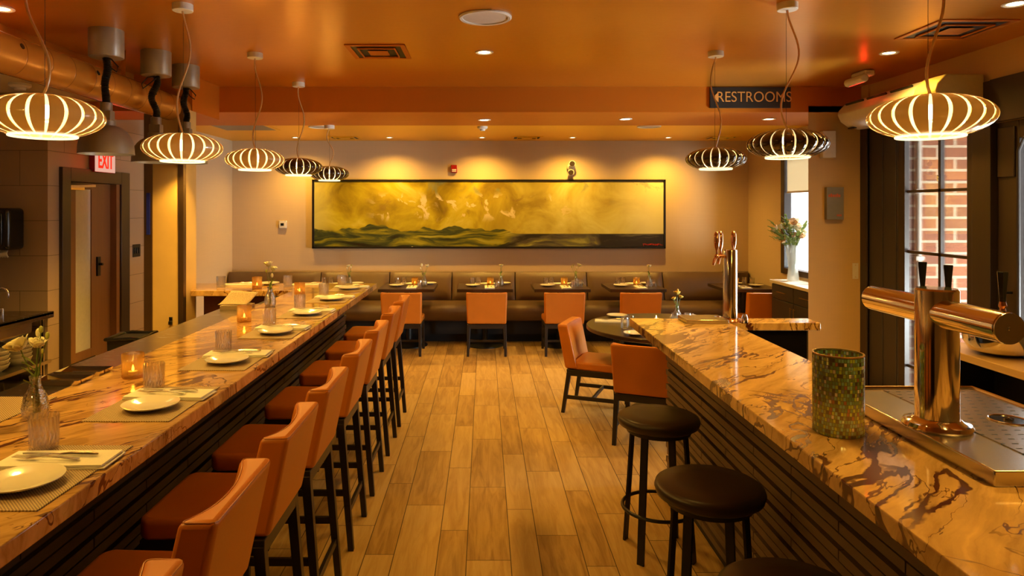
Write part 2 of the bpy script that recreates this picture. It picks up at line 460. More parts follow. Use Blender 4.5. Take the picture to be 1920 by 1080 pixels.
def mk_perf():
    g = NG('perforated_steel')
    x, y, z = g.sep(g.coord())
    p = 0.040
    row = g.m1('DIVIDE', y, p)
    rf = g.m1('FLOOR', row)
    u = g.m1('ADD', g.m1('DIVIDE', x, p), g.m1('MULTIPLY', g.m1('MODULO', rf, 2.0), 0.5))
    du = g.m1('ABSOLUTE', g.m1('SUBTRACT', g.m1('FRACT', u), 0.5))
    dv = g.m1('ABSOLUTE', g.m1('SUBTRACT', g.m1('FRACT', row), 0.5))
    hole = g.m1('MULTIPLY', g.m1('LESS_THAN', du, 0.22), g.m1('LESS_THAN', dv, 0.09))
    a = g.pbr((0.40, 0.33, 0.25), 0.26, 1.0)
    b = g.pbr((0.004, 0.004, 0.004), 0.8)
    return g.done(g.n('ShaderNodeMixShader', {0: hole, 1: a, 2: b}).outputs[0])
M['perforated'] = mk_perf()

def mk_grating():
    g = NG('drip_grating')
    x, y, z = g.sep(g.coord())
    s = g.m1('SINE', g.m1('MULTIPLY', g.m1('ADD', x, y), 2 * PI / 0.014))
    t = g.m1('SINE', g.m1('MULTIPLY', g.m1('SUBTRACT', x, y), 2 * PI / 0.014))
    k = g.step(g.m1('MULTIPLY', s, t), 0.05, 0.3)
    a = g.pbr((0.52, 0.42, 0.28), 0.3, 1.0)
    b = g.pbr((0.03, 0.02, 0.01), 0.7)
    return g.done(g.n('ShaderNodeMixShader', {0: k, 1: a, 2: b}).outputs[0])
M['grating'] = mk_grating()

def mk_brick():
    g = NG('red_brick')
    x, y, z = g.sep(g.coord())
    v = g.comb(g.m1('ADD', x, y), z, 0.0)
    br = g.n('ShaderNodeTexBrick', {'Vector': v, 'Color1': (0.18, 0.042, 0.011), 'Color2': (0.085, 0.022, 0.008), 'Mortar': (0.33, 0.26, 0.17),
             'Scale': 1.0, 'Mortar Size': 0.0125, 'Mortar Smooth': 0.15, 'Brick Width': 0.31, 'Row Height': 0.107, 'Bias': -0.25}, offset=0.5)
    nz = g.noise(g.coord(), 12, 5)
    col = g.mix(g.m1('MULTIPLY', nz, 0.6), br.outputs[0], g.mix(0.5, br.outputs[0], (0.32, 0.13, 0.05)))
    return g.done(g.pbr(col, 0.85, 0.0, g.bump(g.m1('ADD', br.outputs[1], g.m1('MULTIPLY', nz, -0.4)), 0.5, -0.006)))
M['brick'] = mk_brick()
M['concrete'] = simple('pavement', (0.40, 0.38, 0.35), 0.9, 0, 0.15, 6)

def mk_painting():
    g = NG('abstract_landscape_paint')
    x, y, z = g.sep(g.coord('Generated'))
    c = g.comb(g.m1('MULTIPLY', x, 5.2), g.m1('MULTIPLY', z, 1.0), 0.0)
    w = g.n('ShaderNodeTexNoise', {'Vector': c, 'Scale': 1.3, 'Detail': 4.0}).outputs[1]
    cw = g.n('ShaderNodeMix', {0: 0.22, 4: c, 5: w}, data_type='VECTOR').outputs[1]
    n1 = g.noise(cw, 1.9, 6, 0.55, 0.9)
    n2 = g.noise(g.mapping(cw, (1, 1, 1), (0, 0, 0), (4, 2, 1)), 4.2, 5, 0.55, 1.4)
    n3 = g.noise(g.mapping(cw, (0.55, 3.2, 1), (0, 0, 0), (1, 9, 0)), 2.4, 6, 0.55, 1.2)
    left = g.ramp(n1, [(0.32, (0.16, 0.105, 0.006)), (0.44, (0.32, 0.24, 0.008)), (0.53, (0.44, 0.36, 0.014)), (0.62, (0.54, 0.46, 0.06)), (0.72, (0.44, 0.46, 0.18))])
    right = g.ramp(n1, [(0.30, (0.33, 0.25, 0.035)), (0.44, (0.46, 0.39, 0.075)), (0.56, (0.54, 0.50, 0.14)), (0.68, (0.62, 0.58, 0.26))])
    sky = g.mix(g.step(x, 0.40, 0.80), left, right)
    sky = g.mix(g.step(x, 0.84, 1.0), sky, (0.66, 0.62, 0.30))
    sky = g.mix(g.m1('MULTIPLY', g.m1('SUBTRACT', 1.0, g.step(x, 0.0, 0.07)), 0.55), sky, (0.50, 0.48, 0.18))
    teal = g.m1('MULTIPLY', g.step(n2, 0.57, 0.68), g.m1('MULTIPLY', g.step(z, 0.6, 0.85), g.step(x, 0.28, 0.36)))
    sky = g.mix(g.m1('MULTIPLY', teal, 0.55), sky, (0.16, 0.21, 0.13))
    mid = g.m1('MULTIPLY', g.step(z, 0.36, 0.5), g.m1('SUBTRACT', 1.0, g.step(z, 0.72, 0.85)))
    inx = g.m1('MULTIPLY', g.step(x, 0.14, 0.22), g.m1('SUBTRACT', 1.0, g.step(x, 0.66, 0.78)))
    blot = g.m1('MULTIPLY', g.step(n2, 0.565, 0.62), g.m1('MULTIPLY', mid, inx))
    sky = g.mix(g.m1('MULTIPLY', blot, 0.8), sky, (0.66, 0.56, 0.34))
    brn = g.m1('MULTIPLY', g.m1('SUBTRACT', 1.0, g.step(n2, 0.33, 0.42)), g.m1('MULTIPLY', mid, inx))
    sky = g.mix(g.m1('MULTIPLY', brn, 0.5), sky, (0.20, 0.11, 0.03))
    # land below a wavy skyline on the left, a straight sea horizon on the right
    nx = g.noise(g.comb(g.m1('MULTIPLY', x, 9.0), 0.0, 0.0), 1.0, 3)
    sl = g.m1('ADD', 0.19, g.m1('MULTIPLY', g.m1('SUBTRACT', nx, 0.33), 0.50))
    isr = g.step(x, 0.53, 0.585)
    hz = g.m1('ADD', g.m1('MULTIPLY', sl, g.m1('SUBTRACT', 1.0, isr)), g.m1('MULTIPLY', 0.195, isr))
    below = g.m1('SUBTRACT', hz, z)
    land = g.step(below, -0.006, 0.008)
    lft = g.ramp(n3, [(0.40, (0.012, 0.010, 0.004)), (0.48, (0.045, 0.060, 0.018)), (0.54, (0.16, 0.15, 0.012)), (0.60, (0.31, 0.28, 0.016)), (0.72, (0.42, 0.42, 0.10))])
    rgt = g.ramp(g.m1('SUBTRACT', n3, g.m1('MULTIPLY', g.step(x, 0.72, 0.95), 0.12)), [(0.40, (0.022, 0.018, 0.012)), (0.50, (0.09, 0.08, 0.05)), (0.56, (0.18, 0.17, 0.04)), (0.66, (0.42, 0.40, 0.10))])
    lc = g.mix(isr, lft, rgt)
    col = g.mix(land, sky, lc)
    stroke = g.noise(g.mapping(cw, (3, 9, 1)), 6.0, 4)
    return g.done(g.pbr(col, 0.33, 0.0, g.bump(g.m1('ADD', n2, g.m1('MULTIPLY', stroke, 0.4)), 0.22, 0.006)))
M['painting'] = mk_painting()
M['frame_black'] = simple('black_frame', (0.008, 0.006, 0.005), 0.35)
M['sign_black'] = simple('black_sign', (0.010, 0.009, 0.008), 0.45)
M['sign_letters'] = simple('bronze_letters', (0.75, 0.32, 0.07), 0.4)
M['sig_red'] = simple('red_signature_paint', (0.55, 0.02, 0.01), 0.5)
M['exit_face'] = emissive('exit_face', (1.0, 0.52, 0.38, 1), 0.34)
M['exit_letters'] = emissive('exit_letters', (1.0, 0.03, 0.01, 1), 0.55)
M['exit_body'] = simple('exit_housing', (0.45, 0.02, 0.015), 0.4)
def mk_petal():
    g = NG('white_petal')
    d = g.pbr((0.85, 0.82, 0.62), 0.5)
    t = g.n('ShaderNodeBsdfTranslucent', {'Color': (0.9, 0.86, 0.6, 1)}).outputs[0]
    return g.done(g.n('ShaderNodeMixShader', {0: 0.35, 1: d, 2: t}).outputs[0])
M['petal'] = mk_petal()
M['petal_yellow'] = simple('yellow_petal', (0.75, 0.55, 0.10), 0.55, 0, 0.1, 40)
M['petal_peach'] = simple('peach_petal', (0.80, 0.60, 0.36), 0.55, 0, 0.1, 40)
def mk_leaf():
    g = NG('leaf_green')
    nz = g.noise(g.coord(), 20, 3)
    col = g.mix(nz, (0.09, 0.15, 0.025), (0.17, 0.24, 0.05))
    d = g.pbr(col, 0.45)
    t = g.n('ShaderNodeBsdfTranslucent', {'Color': (0.30, 0.38, 0.08, 1)}).outputs[0]
    return g.done(g.n('ShaderNodeMixShader', {0: 0.35, 1: d, 2: t}).outputs[0])
M['green'] = mk_leaf()
M['bud_green'] = simple('bud_green', (0.34, 0.38, 0.07), 0.5, 0, 0.15, 20)
M['shade_cloth'] = NG('roller_shade_cloth')
_g = M['shade_cloth']
_d = _g.n('ShaderNodeBsdfDiffuse', {'Color': (0.8, 0.74, 0.6, 1)}).outputs[0]
_t = _g.n('ShaderNodeBsdfTranslucent', {'Color': (0.8, 0.72, 0.55, 1)}).outputs[0]
M['shade_cloth'] = _g.done(_g.n('ShaderNodeMixShader', {0: 0.5, 1: _d, 2: _t}).outputs[0])
M['blue_tape'] = simple('blue_strip', (0.01, 0.02, 0.30), 0.4)
M['lite'] = simple('frosted_lite', (0.52, 0.50, 0.44), 0.25)
M['plaque'] = simple('grey_canvas', (0.22, 0.20, 0.16), 0.7)
M['orange_paint'] = simple('orange_lettering', (0.62, 0.09, 0.01), 0.6)
M['pillar_panel'] = simple('ochre_pillar_panel', (0.60, 0.42, 0.16), 0.4, 0, 0.16, 4)
M['mat_dark'] = simple('dark_bar_mat', (0.05, 0.04, 0.035), 0.8)
M['curtain_body'] = simple('air_curtain_white', (0.60, 0.54, 0.46), 0.35)
M['curtain_cap'] = simple('air_curtain_cream_cap', (0.66, 0.52, 0.20), 0.4)
M['grey_pipe'] = simple('painted_conduit', (0.36, 0.31, 0.25), 0.5)

# ------------------------------------------------------------------ mesh builder
class MB:
    def __init__(self):
        self.bm = bmesh.new()
    def box(self, x0, x1, y0, y1, z0, z1, mtx=None):
        vs_ = [self.bm.verts.new((x, y, z)) for x in (x0, x1) for y in (y0, y1) for z in (z0, z1)]
        if mtx is not None:
            for v in vs_: v.co = mtx @ v.co
        for f in ((0, 1, 3, 2), (4, 6, 7, 5), (0, 4, 5, 1), (2, 3, 7, 6), (0, 2, 6, 4), (1, 5, 7, 3)):
            self.bm.faces.new([vs_[i] for i in f])
        return self
    def hexa(self, bottom, top):
        """two quads, same winding"""
        b = [self.bm.verts.new(p) for p in bottom]; t = [self.bm.verts.new(p) for p in top]
        n = len(b)
        self.bm.faces.new(b[::-1]); self.bm.faces.new(t)
        for i in range(n):
            self.bm.faces.new((b[i], b[(i + 1) % n], t[(i + 1) % n], t[i]))
        return self
    def prism(self, outline, z0, z1, top=None):
        top = top or outline
        return self.hexa([(x, y, z0) for x, y in outline], [(x, y, z1) for x, y in top])
    def lathe(self, prof, n=32, c=(0, 0, 0), a0=0.0, a1=2 * PI):
        full = abs(a1 - a0 - 2 * PI) < 1e-6
        k = n if full else n + 1
        rings = []
        for r, z in prof:
            if r < 1e-6:
                rings.append([self.bm.verts.new((c[0], c[1], c[2] + z))])
            else:
                rings.append([self.bm.verts.new((c[0] + r * math.cos(a0 + (a1 - a0) * i / n), c[1] + r * math.sin(a0 + (a1 - a0) * i / n), c[2] + z)) for i in range(k)])
        for A, B in zip(rings, rings[1:]):
            for i in range(n):
                j = (i + 1) % k
                q = [A[i % len(A)], A[j % len(A)], B[j % len(B)], B[i % len(B)]]
                u = []
                for v in q:
                    if v not in u: u.append(v)
                if len(u) > 2:
                    try: self.bm.faces.new(u)
                    except ValueError: pass
        return self
    def tube(self, pts, r, n=10, caps=True, closed=False):
        pts = [Vector(p) for p in pts]
        rs = r if isinstance(r, (list, tuple)) else [r] * len(pts)
        up = None
        rings = []
        m = len(pts)
        for i, p in enumerate(pts):
            if closed:
                d = pts[(i + 1) % m] - pts[i - 1]
            else:
                d = pts[min(i + 1, m - 1)] - pts[max(i - 1, 0)]
            d.normalize()
            if up is None:
                up = Vector((0, 0, 1)) if abs(d.z) < 0.9 else Vector((1, 0, 0))
            s = d.cross(up)
            if s.length < 1e-6: s = d.cross(Vector((0, 1, 0)))
            s.normalize()
            t = s.cross(d); t.normalize()
            up = t
            rings.append([self.bm.verts.new(p + (s * math.cos(2 * PI * k / n) + t * math.sin(2 * PI * k / n)) * rs[i]) for k in range(n)])
        prs = list(zip(rings, rings[1:])) + ([(rings[-1], rings[0])] if closed else [])
        for A, B in prs:
            for k in range(n):
                self.bm.faces.new((A[k], A[(k + 1) % n], B[(k + 1) % n], B[k]))
        if caps and not closed:
            self.bm.faces.new(rings[0][::-1]); self.bm.faces.new(rings[-1])
        return self
    def cyl(self, p0, p1, r0, r1=None, n=24):
        return self.tube([p0, p1], [r0, r0 if r1 is None else r1], n)
    def ball(self, c, r, seg=16, rng=10, sc=(1, 1, 1), mtx=None):
        m = Matrix.Translation(c) @ (mtx or Matrix.Identity(4)) @ Matrix.Diagonal((*sc, 1))
        bmesh.ops.create_uvsphere(self.bm, u_segments=seg, v_segments=rng, radius=r, matrix=m)
        return self
    def bar(self, p0, p1, w, h, up=(0, 0, 1)):
        p0 = Vector(p0); p1 = Vector(p1)
        d = (p1 - p0).normalized()
        up = Vector(up)
        s = d.cross(up)
        if s.length < 1e-5: s = d.cross(Vector((0, 1, 0)))
        s.normalize(); t = s.cross(d).normalized()
        o = [(-w / 2, -h / 2), (w / 2, -h / 2), (w / 2, h / 2), (-w / 2, h / 2)]
        return self.hexa([p0 + s * a + t * b for a, b in o], [p1 + s * a + t * b for a, b in o])
    def quad(self, *p):
        self.bm.faces.new([self.bm.verts.new(q) for q in p]); return self
    def grid(self, fn, nu, nv):
        V = [[self.bm.verts.new(fn(i / nu, j / nv)) for j in range(nv + 1)] for i in range(nu + 1)]
        for i in range(nu):
            for j in range(nv):
                self.bm.faces.new((V[i][j], V[i + 1][j], V[i + 1][j + 1], V[i][j + 1]))
        return self
    def build(self, name, mat, parent=None, bevel=0.0, seg=2, smooth=True, sharp=35, subd=0, solid=0.0, loc=None):
        bmesh.ops.recalc_face_normals(self.bm, faces=self.bm.faces[:])
        me = bpy.data.meshes.new(name)
        self.bm.to_mesh(me); self.bm.free()
        if smooth:
            me.shade_smooth()
            me.set_sharp_from_angle(angle=R(sharp))
        me.materials.append(M[mat] if isinstance(mat, str) else mat)
        o = bpy.data.objects.new(name, me)
        COL.objects.link(o)
        if parent is not None: o.parent = parent
        if loc is not None: o.location = loc
        if solid:
            md = o.modifiers.new('solid', 'SOLIDIFY'); md.thickness = solid; md.offset = 0
        if bevel:
            md = o.modifiers.new('bevel', 'BEVEL'); md.width = bevel; md.segments = seg; md.limit_method = 'ANGLE'; md.angle_limit = R(40)
            md.harden_normals = False
        if subd:
            md = o.modifiers.new('subd', 'SUBSURF'); md.levels = subd; md.render_levels = subd
        return o

def tag(o, label, cat, group=None):
    o['label'] = label; o['category'] = cat
    if group: o['group'] = group
    return o
def thing(name, label, cat, loc=(0, 0, 0), rz=0.0, group=None):
    o = bpy.data.objects.new(name, None)
    o.empty_display_size = 0.1
    COL.objects.link(o)
    o.location = loc; o.rotation_euler = (0, 0, rz)
    return tag(o, label, cat, group)
def struct(o, label=None, cat=None):
    o['kind'] = 'structure'
    if label: o['label'] = label; o['category'] = cat
    return o
KIDS = {}
def children_of(o):
    return [c for c in bpy.data.objects if c.parent == o]
def dup(root, loc, rz, label, group=None):
    r = root.copy(); COL.objects.link(r)
    r.location = loc; r.rotation_euler = (0, 0, rz); r['label'] = label
    if group: r['group'] = group
    def rec(src, dst):
        for ch in children_of(src):
            c = ch.copy(); COL.objects.link(c); c.parent = dst
            rec(ch, c)
    rec(root, r)
    return r
class Proto:
    """first call moves the original, later calls copy it"""
    def __init__(self, root): self.root = root; self.used = False
    def put(self, loc, rz, label, group=None):
        if not self.used:
            self.used = True
            r = self.root; r.location = loc; r.rotation_euler = (0, 0, rz); r['label'] = label
            if group: r['group'] = group
            return r
        return dup(self.root, loc, rz, label, group)
ORD = ['first', 'second', 'third', 'fourth', 'fifth', 'sixth', 'seventh', 'eighth', 'ninth', 'tenth', 'eleventh', 'twelfth']

def lamp(name, typ, parent, loc, power, color=WARM, size=0.05, spot=None, blend=0.5, rot=(0, 0, 0)):
    d = bpy.data.lights.new(name, typ)
    d.energy = power; d.color = color
    if typ == 'AREA': d.shape = 'DISK'; d.size = size
    else: d.shadow_soft_size = size
    if typ == 'SPOT': d.spot_size = R(spot or 90); d.spot_blend = blend
    o = bpy.data.objects.new(name, d); COL.objects.link(o)
    o.parent = parent; o.location = loc; o.rotation_euler = rot
    return o

FONT = bpy.data.curves.new('font_probe', 'FONT').font
def text_mesh(name, body, size, mat, parent, loc, rot, depth=0.004, sx=1.0, offset=0.0, align='CENTER', space=1.0):
    cu = bpy.data.curves.new(name, 'FONT')
    cu.body = body; cu.size = size; cu.extrude = depth; cu.align_x = align; cu.align_y = 'CENTER'; cu.offset = offset; cu.space_character = space
    tmp = bpy.data.objects.new(name + '_tmp', cu)
    COL.objects.link(tmp)
    dg = bpy.context.evaluated_depsgraph_get(); dg.update()
    me = bpy.data.meshes.new_from_object(tmp.evaluated_get(dg))
    bpy.data.objects.remove(tmp)
    me.materials.clear(); me.materials.append(M[mat])
    o = bpy.data.objects.new(name, me); COL.objects.link(o)
    o.parent = parent; o.location = loc; o.rotation_euler = rot; o.scale = (sx, 1, 1)
    return o

# ================================================================== THE SETTING
XL, XN, XR, XRR = -3.6, -4.15, 3.72, 3.77
YB, YF = 9.75, -2.6
ZC, ZR = 2.99, 2.76
struct(MB().box(-4.6, XRR + 0.02, YF - 0.2, YB + 0.2, -0.12, 0.0).build('floor', 'floor'), 'wood-look plank tile floor', 'floor')
struct(MB().box(-4.6, 4.1, YB, YB + 0.2, 0, 3.2).build('wall_back', 'linen'), 'beige linen-papered back wall', 'wall')
struct(MB().box(-4.6, 4.1, YF - 0.2, YF, 0, 3.2).build('wall_front', 'linen'), 'beige wall behind the viewer', 'wall')
# left: tiled kitchen wall with a sink niche
w = MB()
w.box(XL - 0.9, XL, 5.63, 5.83, 0, 3.2)          # near corner face of the niche
w.box(XL - 0.2, XL, 5.83, 5.84, 0, 3.2)
w.box(XL - 0.2, XL, 6.78, 7.6, 0, 3.2)
w.box(XL - 0.2, XL, 5.84, 6.78, 2.06, 3.2)
w.box(XN - 0.2, XN, YF, 5.63, 0, 3.2)
struct(w.build('wall_left', 'tile'), 'taupe tiled kitchen wall', 'wall')
struct(MB().box(XL - 0.2, XL, 7.6, YB, 0, 3.2).build('wall_left_rear', 'linen'), 'beige side wall beside the bench', 'wall')
# right wall with openings: door (Y 3.95..4.85), tall window (5.2..6.06); rear window (7.0..8.62)
w = MB()
w.box(XR, XR + 0.22, YF, 3.85, 0, 3.2)
w.box(XR, XR + 0.22, 3.85, 6.62, 2.73, 3.2)
w.box(XR, XR + 0.22, 3.85, 5.0, 2.42, 2.73)
w.box(XR - 0.02, XR + 0.05, 6.58, 6.95, 0, 3.2)
struct(w.build('wall_right', 'column_paint'), 'beige wall above the dark door', 'wall')
w = MB()
w.box(XRR, XRR + 0.05, 6.95, 7.0, 0, 3.2)
w.box(XRR, XRR + 0.05, 8.62, YB, 0, 3.2)
w.box(XRR, XRR + 0.05, 7.0, 8.62, 0, 1.0)
w.box(XRR, XRR + 0.05, 7.0, 8.62, 2.55, 3.2)
struct(w.build('wall_right_rear', 'linen'), 'beige wall around the rear window', 'wall')
struct(MB().prism([(3.18, 6.7), (XR - 0.02, 6.7), (XR - 0.02, 6.95), (3.32, 6.95)], 0, 2.80).build('wall_pier', 'column_paint'), 'tan papered pier with plaque', 'wall')
# ceilings
struct(MB().box(-3.14, XR + 0.2, YF - 0.2, 6.72, ZC, ZC + 0.1).build('ceiling', 'ceiling'), 'glossy copper ceiling', 'ceiling')
struct(MB().box(-4.6, XRR + 0.2, 7.7, YB + 0.1, ZR, ZR + 0.1).build('ceiling_rear', 'rear_ceiling'), 'lower ceiling with golden light in its colour over the bench', 'ceiling')
struct(MB().box(-4.6, -3.14, YF, 6.1, 2.75, 2.85).build('ceiling_kitchen', 'kitchen_ceiling'), 'low beige kitchen ceiling', 'ceiling')
struct(MB().box(-3.14, -3.12, YF, 6.1, 2.74, ZC + 0.05).build('trim_1', 'beam'), 'copper fascia above the duct', 'trim')
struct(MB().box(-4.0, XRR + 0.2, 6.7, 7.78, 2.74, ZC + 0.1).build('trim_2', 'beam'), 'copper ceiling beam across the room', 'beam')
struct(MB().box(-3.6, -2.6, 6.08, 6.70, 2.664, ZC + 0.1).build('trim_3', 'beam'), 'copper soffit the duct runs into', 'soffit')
# pillar by the kitchen
p = MB().box(-2.91, -2.6, 5.9, 6.16, 0, 2.664).build('wall_pillar', 'pillar_panel')
struct(p, 'ochre pillar with steel corners', 'pillar')
g = MB().box(-2.935, -2.865, 5.885, 5.90, 0, 2.664)
g.box(-2.64, -2.594, 5.885, 5.90, 0, 2.664); g.box(-2.60, -2.594, 5.90, 5.94, 0, 2.664)
struct(g.build('trim_4', 'guard_steel'), 'steel corner guards on the pillar', 'trim')
tag(MB().box(-2.91, -2.88, 5.878, 5.8848, 1.57, 1.93).build('hanging_strip', 'blue_tape'), 'narrow dark blue strip on the pillar corner', 'strip')
# door 1 (kitchen, left wall)
d1 = struct(MB().box(XL - 0.01, XL + 0.03, 5.78, 5.90, 0, 2.15).box(XL - 0.01, XL + 0.03, 6.72, 6.88, 0, 2.15).box(XL - 0.01, XL + 0.03, 5.90, 6.72, 2.03, 2.15).build('door_1', 'dark_trim', bevel=0.004), 'kitchen side door with frosted pane', 'door')
MB().box(XL - 0.09, XL - 0.05, 5.90, 6.10, 0.0, 2.03).box(XL - 0.09, XL - 0.05, 6.345, 6.72, 0.0, 2.03).box(XL - 0.09, XL - 0.05, 6.10, 6.345, 0, 0.5).box(XL - 0.09, XL - 0.05, 6.10, 6.345, 1.97, 2.03).build('door_leaf', 'door_wood', d1, bevel=0.003)
MB().box(XL - 0.08, XL - 0.06, 6.10, 6.345, 0.5, 1.97).build('frosted_pane', 'lite', d1)
MB().box(XL - 0.052, XL - 0.045, 5.93, 6.40, 0.02, 0.42).build('kick_plate', 'black_plastic', d1)
MB().box(XL - 0.05, XL - 0.035, 6.42, 6.47, 1.16, 1.34).cyl((XL - 0.04, 6.445, 1.27), (XL - 0.0, 6.445, 1.27), 0.012, n=12).build('door_lock', 'black_metal', d1)
MB().bar((XL - 0.02, 5.93, 1.985), (XL + 0.06, 6.2, 2.0), 0.03, 0.02).box(XL - 0.05, XL - 0.0, 5.95, 6.15, 1.96, 2.0).build('door_closer', 'brass', d1)
MB().box(XL - 0.05, XL + 0.012, 6.66, 6.72, 0, 2.03).build('door_stop', 'door_wood', d1)
struct(MB().box(XL - 1.0, XL - 0.19, 5.85, 6.8, 0, 2.4).build('wall_left_passage', 'door_wood'))
# window 1: tall muntined window, right wall
w1 = struct(MB().box(XR - 0.01, XR + 0.036, 5.17, 5.25, 0, 2.6).box(XR - 0.01, XR + 0.036, 6.03, 6.12, 0, 2.6).box(XR - 0.01, XR + 0.036, 5.25, 6.03, 2.47, 2.6).box(XR - 0.01, XR + 0.036, 5.25, 6.03, 0, 0.14).build('window_1', 'dark_trim', bevel=0.004), 'tall dark window onto a brick wall', 'window')
mm = MB().box(XR + 0.018, XR + 0.046, 5.590, 5.622, 0.14, 2.47)
for z in (0.41, 0.90, 1.415, 1.945): mm.box(XR + 0.018, XR + 0.046, 5.25, 6.03, z - 0.012, z + 0.012)
mm.build('muntin', 'dark_trim', w1)
MB().box(XR + 0.030, XR + 0.035, 5.25, 6.03, 0.14, 2.47).build('pane', 'pane', w1)
MB().cyl((XR + 0.008, 5.606, 2.02), (XR + 0.008, 5.606, 2.07), 0.012, n=10).build('window_latch', 'steel', w1)
# dark panelling between pier and window, and the wide post beside the door
t5 = struct(MB().box(XR - 0.012, XR + 0.04, 6.12, 6.58, 0, 2.73).build('trim_5', 'grey_trim', bevel=0.003), 'dark grey panelling beside the window', 'trim')
MB().box(XR - 0.018, XR - 0.010, 6.14, 6.32, 0.05, 2.7).box(XR - 0.018, XR - 0.010, 6.35, 6.52, 0.05, 2.7).build('raised_panel', 'grey_trim', t5, bevel=0.004)
struct(MB().box(XR - 0.035, XR + 0.0, 6.58, 6.695, 0, 2.73).build('trim_6', 'dark_trim', bevel=0.003), 'dark casing at the pier edge', 'trim')
struct(MB().box(XR - 0.03, XR + 0.2, 4.98, 5.17, 0, 2.73).build('trim_7', 'dark_trim', bevel=0.004), 'dark post between window and door', 'trim')
struct(MB().box(XR - 0.035, XR + 0.05, 5.17, 6.58, 2.58, 2.735).box(XR - 0.035, XR + 0.01, 3.85, 4.98, 2.42, 2.735).build('trim_8', 'dark_trim', bevel=0.004), 'dark header over the window and door', 'trim')
# door 2: dark entrance door with glass
d2 = struct(MB().box(XR + 0.02, XR + 0.09, 4.775, 4.98, 0, 2.42).box(XR + 0.02, XR + 0.09, 3.85, 4.05, 0, 2.42).box(XR + 0.02, XR + 0.09, 4.05, 4.775, 0, 0.32).box(XR + 0.02, XR + 0.09, 4.05, 4.775, 2.29, 2.42).build('door_2', 'dark_trim', bevel=0.006), 'dark entrance door with a tall glass pane', 'door')
fr = MB()
pts = [(4.05, 0.32), (4.775, 0.32), (4.775, 2.20), (4.72, 2.29), (4.10, 2.29), (4.05, 2.20)]
fr.tube([(XR + 0.015, y, z) for y, z in pts], 0.012, 8, closed=True)
fr.build('pane_moulding', 'grey_trim', d2)
MB().box(XR + 0.05, XR + 0.056, 4.05, 4.775, 0.32, 2.29).build('pane', 'pane', d2)
MB().box(XR + 0.005, XR + 0.02, 4.80, 4.96, 2.02, 2.38).build('raised_panel', 'dark_trim', d2, bevel=0.006)
MB().cyl((XR - 0.04, 4.84, 0.95), (XR - 0.04, 4.84, 1.25), 0.012, n=10).cyl((XR - 0.04, 4.84, 1.0), (XR + 0.02, 4.84, 1.0), 0.01, n=8).cyl((XR - 0.04, 4.84, 1.2), (XR + 0.02, 4.84, 1.2), 0.01, n=8).build('door_handle', 'black_metal', d2)
# window 2: rear right
w2 = struct(MB().box(XRR - 0.02, XRR + 0.07, 8.54, 8.64, 0.98, 2.58).box(XRR - 0.02, XRR + 0.07, 6.97, 7.05, 0.98, 2.58).box(XRR - 0.02, XRR + 0.07, 7.05, 8.54, 2.48, 2.58).box(XRR - 0.02, XRR + 0.07, 7.05, 8.54, 0.98, 1.05).build('window_2', 'dark_trim', bevel=0.004), 'bright rear window over the credenza', 'window')
MB().box(XRR + 0.04, XRR + 0.046, 7.05, 8.54, 1.05, 2.48).build('pane', 'pane', w2)
MB().box(XRR + 0.03, XRR + 0.06, 7.62, 7.66, 1.05, 2.48).build('mullion', 'dark_trim', w2)
rs = tag(MB().box(XRR + 0.012, XRR + 0.016, 7.07, 8.52, 2.0, 2.47).build('roller_shade', 'shade_cloth'), 'cream roller shade half drawn on the rear window', 'shade')
MB().cyl((XRR + 0.014, 7.07, 2.45), (XRR + 0.014, 8.52, 2.45), 0.022, n=12).build('roller', 'cream_plastic', rs)
MB().box(XRR + 0.006, XRR + 0.022, 7.07, 8.52, 1.985, 2.005).build('hem_bar', 'cream_plastic', rs)
# baseboards
struct(MB().box(3.18, XR - 0.04, 6.685, 6.70, 0, 0.1).build('baseboard_pier', 'dark_trim'))
# outside
struct(MB().box(XR + 0.06, 4.42, 6.15, 6.45, -0.1, 4.5).build('wall_outside', 'brick'), 'red brick wall outside the window', 'wall')
struct(MB().box(XR + 0.22, 14, -6, 16, -0.14, -0.04).build('ground', 'concrete'), 'pavement outside', 'ground')
cd = tag(MB().tube([(3.885, 6.115, 0.0), (3.885, 6.115, 2.71)], 0.022, 12).build('conduit_pipe', 'grey_pipe'), 'pale grey conduit pipe running up the outside brick wall', 'pipe')
m_ = MB()
for z in (0.75, 1.35, 1.95, 2.5): m_.box(3.852, 3.918, 6.088, 6.15, z - 0.018, z + 0.018)
m_.build('pipe_clamp', 'grey_pipe', cd)

# ================================================================== COUNTERS
def slat_front(mb_s, xf, sgn, y0, y1, z0, z1, pitch=0.047, board=0.034, seed=1):
    """horizontal boards with staggered joints on a face at X = xf, proud by sgn"""
    rnd = random.Random(seed)
    z = z0; k = 0
    while z + board <= z1:
        y = y0 + (0 if k % 2 == 0 else -0.35)
        proud = 0.022 if k % 2 == 0 else 0.014
        while y < y1:
            a, b = max(y, y0), min(y + 0.72, y1)
            if b - a > 0.01:
                xs = sorted((xf, xf + sgn * proud))
                mb_s.box(xs[0], xs[1], a + 0.003, b - 0.003, z, z + board)
            y += 0.72
        z += pitch; k += 1
Z1 = 1.07
